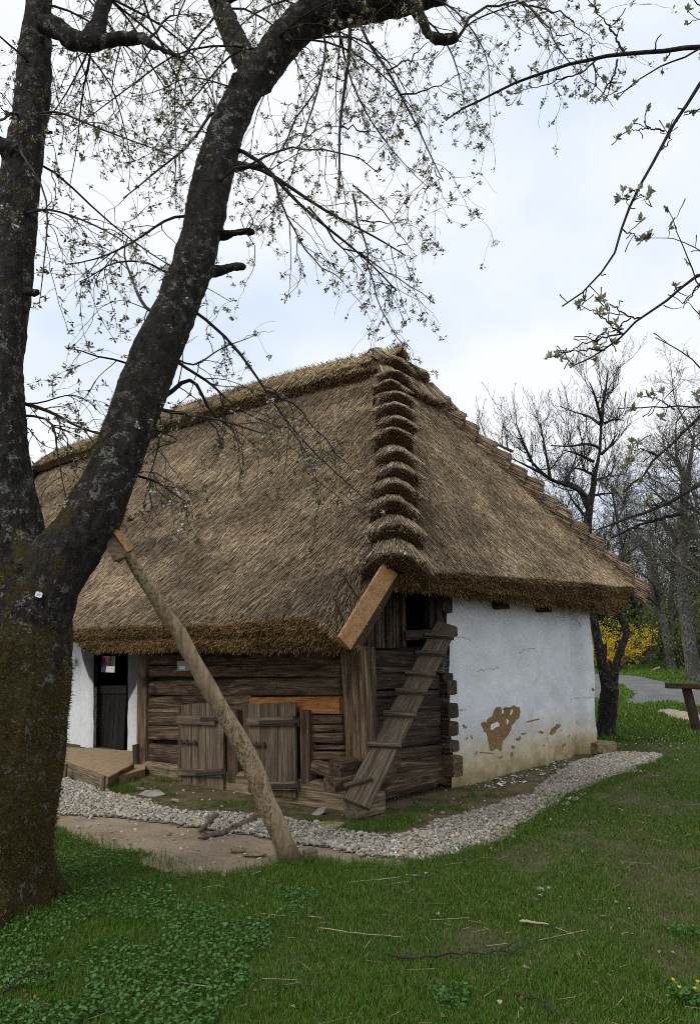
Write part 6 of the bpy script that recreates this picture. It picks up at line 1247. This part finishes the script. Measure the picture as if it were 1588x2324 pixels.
# seen through the open half door and the little rear window: a low white wall and a visitor behind the cottage
hp = lambda x, y, z: to_world(np.array([[x, y, z]]))[0]
pvis = fp(219, 1505, 5.2)
pvis = fp(228, 1505, 15); wv = fp(245, 1505, 17)
lw = thing('garden_wall', 'low white wall glimpsed through the open half door', 'wall', hp(wv[0], 17, 0), HROT)
wz_ = fp(245, 1513, 17)[2]
slab('wall_body', [(-5, 0, 0), (4, 0, 0), (4, 0, wz_ - .06), (-5, 0, wz_ - .06)], .25, (0, 1, 0), M['plaster'], lw); slab('coping', [(-5.05, -.04, wz_ - .06), (4.05, -.04, wz_ - .06), (4.05, -.04, wz_), (-5.05, -.04, wz_)], .33, (0, 1, 0), M['plaster'], lw)
po_ = hp(pvis[0] - .12, 15.3, -.02); per = thing('person', 'visitor in a purple jacket with a black backpack seen through the door', 'person', po_, HROT)
def fig(name, chains, m): return organic(name, [(np.array(c_, float), r_) for c_, r_ in chains], m, per, np.zeros(3), .016, .002, 9, 12)
fig('body', [([(0, 0, .95), (0, 0, 1.2), (0, 0, 1.42), (0, .01, 1.5), (0, .02, 1.56), (0, .03, 1.66), (0, .02, 1.74)], [.14, .13, .12, .055, .075, .085, .05]), ([(.09, 0, .95), (.10, .01, .5), (.10, 0, .08), (.10, .12, .04)], [.09, .06, .045, .04]), ([(-.09, 0, .95), (-.10, .01, .5), (-.10, 0, .08), (-.10, .12, .04)], [.09, .06, .045, .04]), ([(.15, 0, 1.4), (.24, 0, 1.12), (.25, .08, .86), (.25, .12, .78)], [.055, .045, .035, .03]), ([(-.15, 0, 1.4), (-.24, 0, 1.12), (-.25, .08, .86), (-.25, .12, .78)], [.055, .045, .035, .03])], M['skin'])
fig('jacket', [([(0, 0, .85), (0, 0, 1.1), (0, 0, 1.4), (0, 0, 1.49)], [.175, .165, .155, .09]), ([(.14, 0, 1.4), (.24, 0, 1.12), (.25, .08, .90)], [.075, .065, .055]), ([(-.14, 0, 1.4), (-.24, 0, 1.12), (-.25, .08, .90)], [.075, .065, .055])], M['purple'])
fig('trousers', [([(0, 0, .98), (0, 0, .88)], [.16, .15]), ([(.09, 0, .92), (.10, .01, .5), (.10, 0, .09)], [.10, .075, .065]), ([(-.09, 0, .92), (-.10, .01, .5), (-.10, 0, .09)], [.10, .075, .065])], M['blue_cloth'])
fig('hair', [([(0, 0, 1.62), (0, 0, 1.72), (0, .01, 1.76)], [.085, .098, .06])], M['hair'])
bk = thing('backpack', 'black backpack with a teal patch on the visitor seen through the door', 'backpack', hp(pvis[0] + .03, 15.02, 1.2), HROT)
organic('bag', [(np.array([(0, 0, -.22), (0, 0, 0), (0, 0, .2)]), [.14, .17, .12])], M['black_cloth'], bk, np.zeros(3), .02, .006, 6); slab('patch', [(-.02, -.2, .0), (.05, -.2, .0), (.05, -.2, .07), (-.02, -.2, .07)], .02, (0, 1, 0), M['teal'], bk)
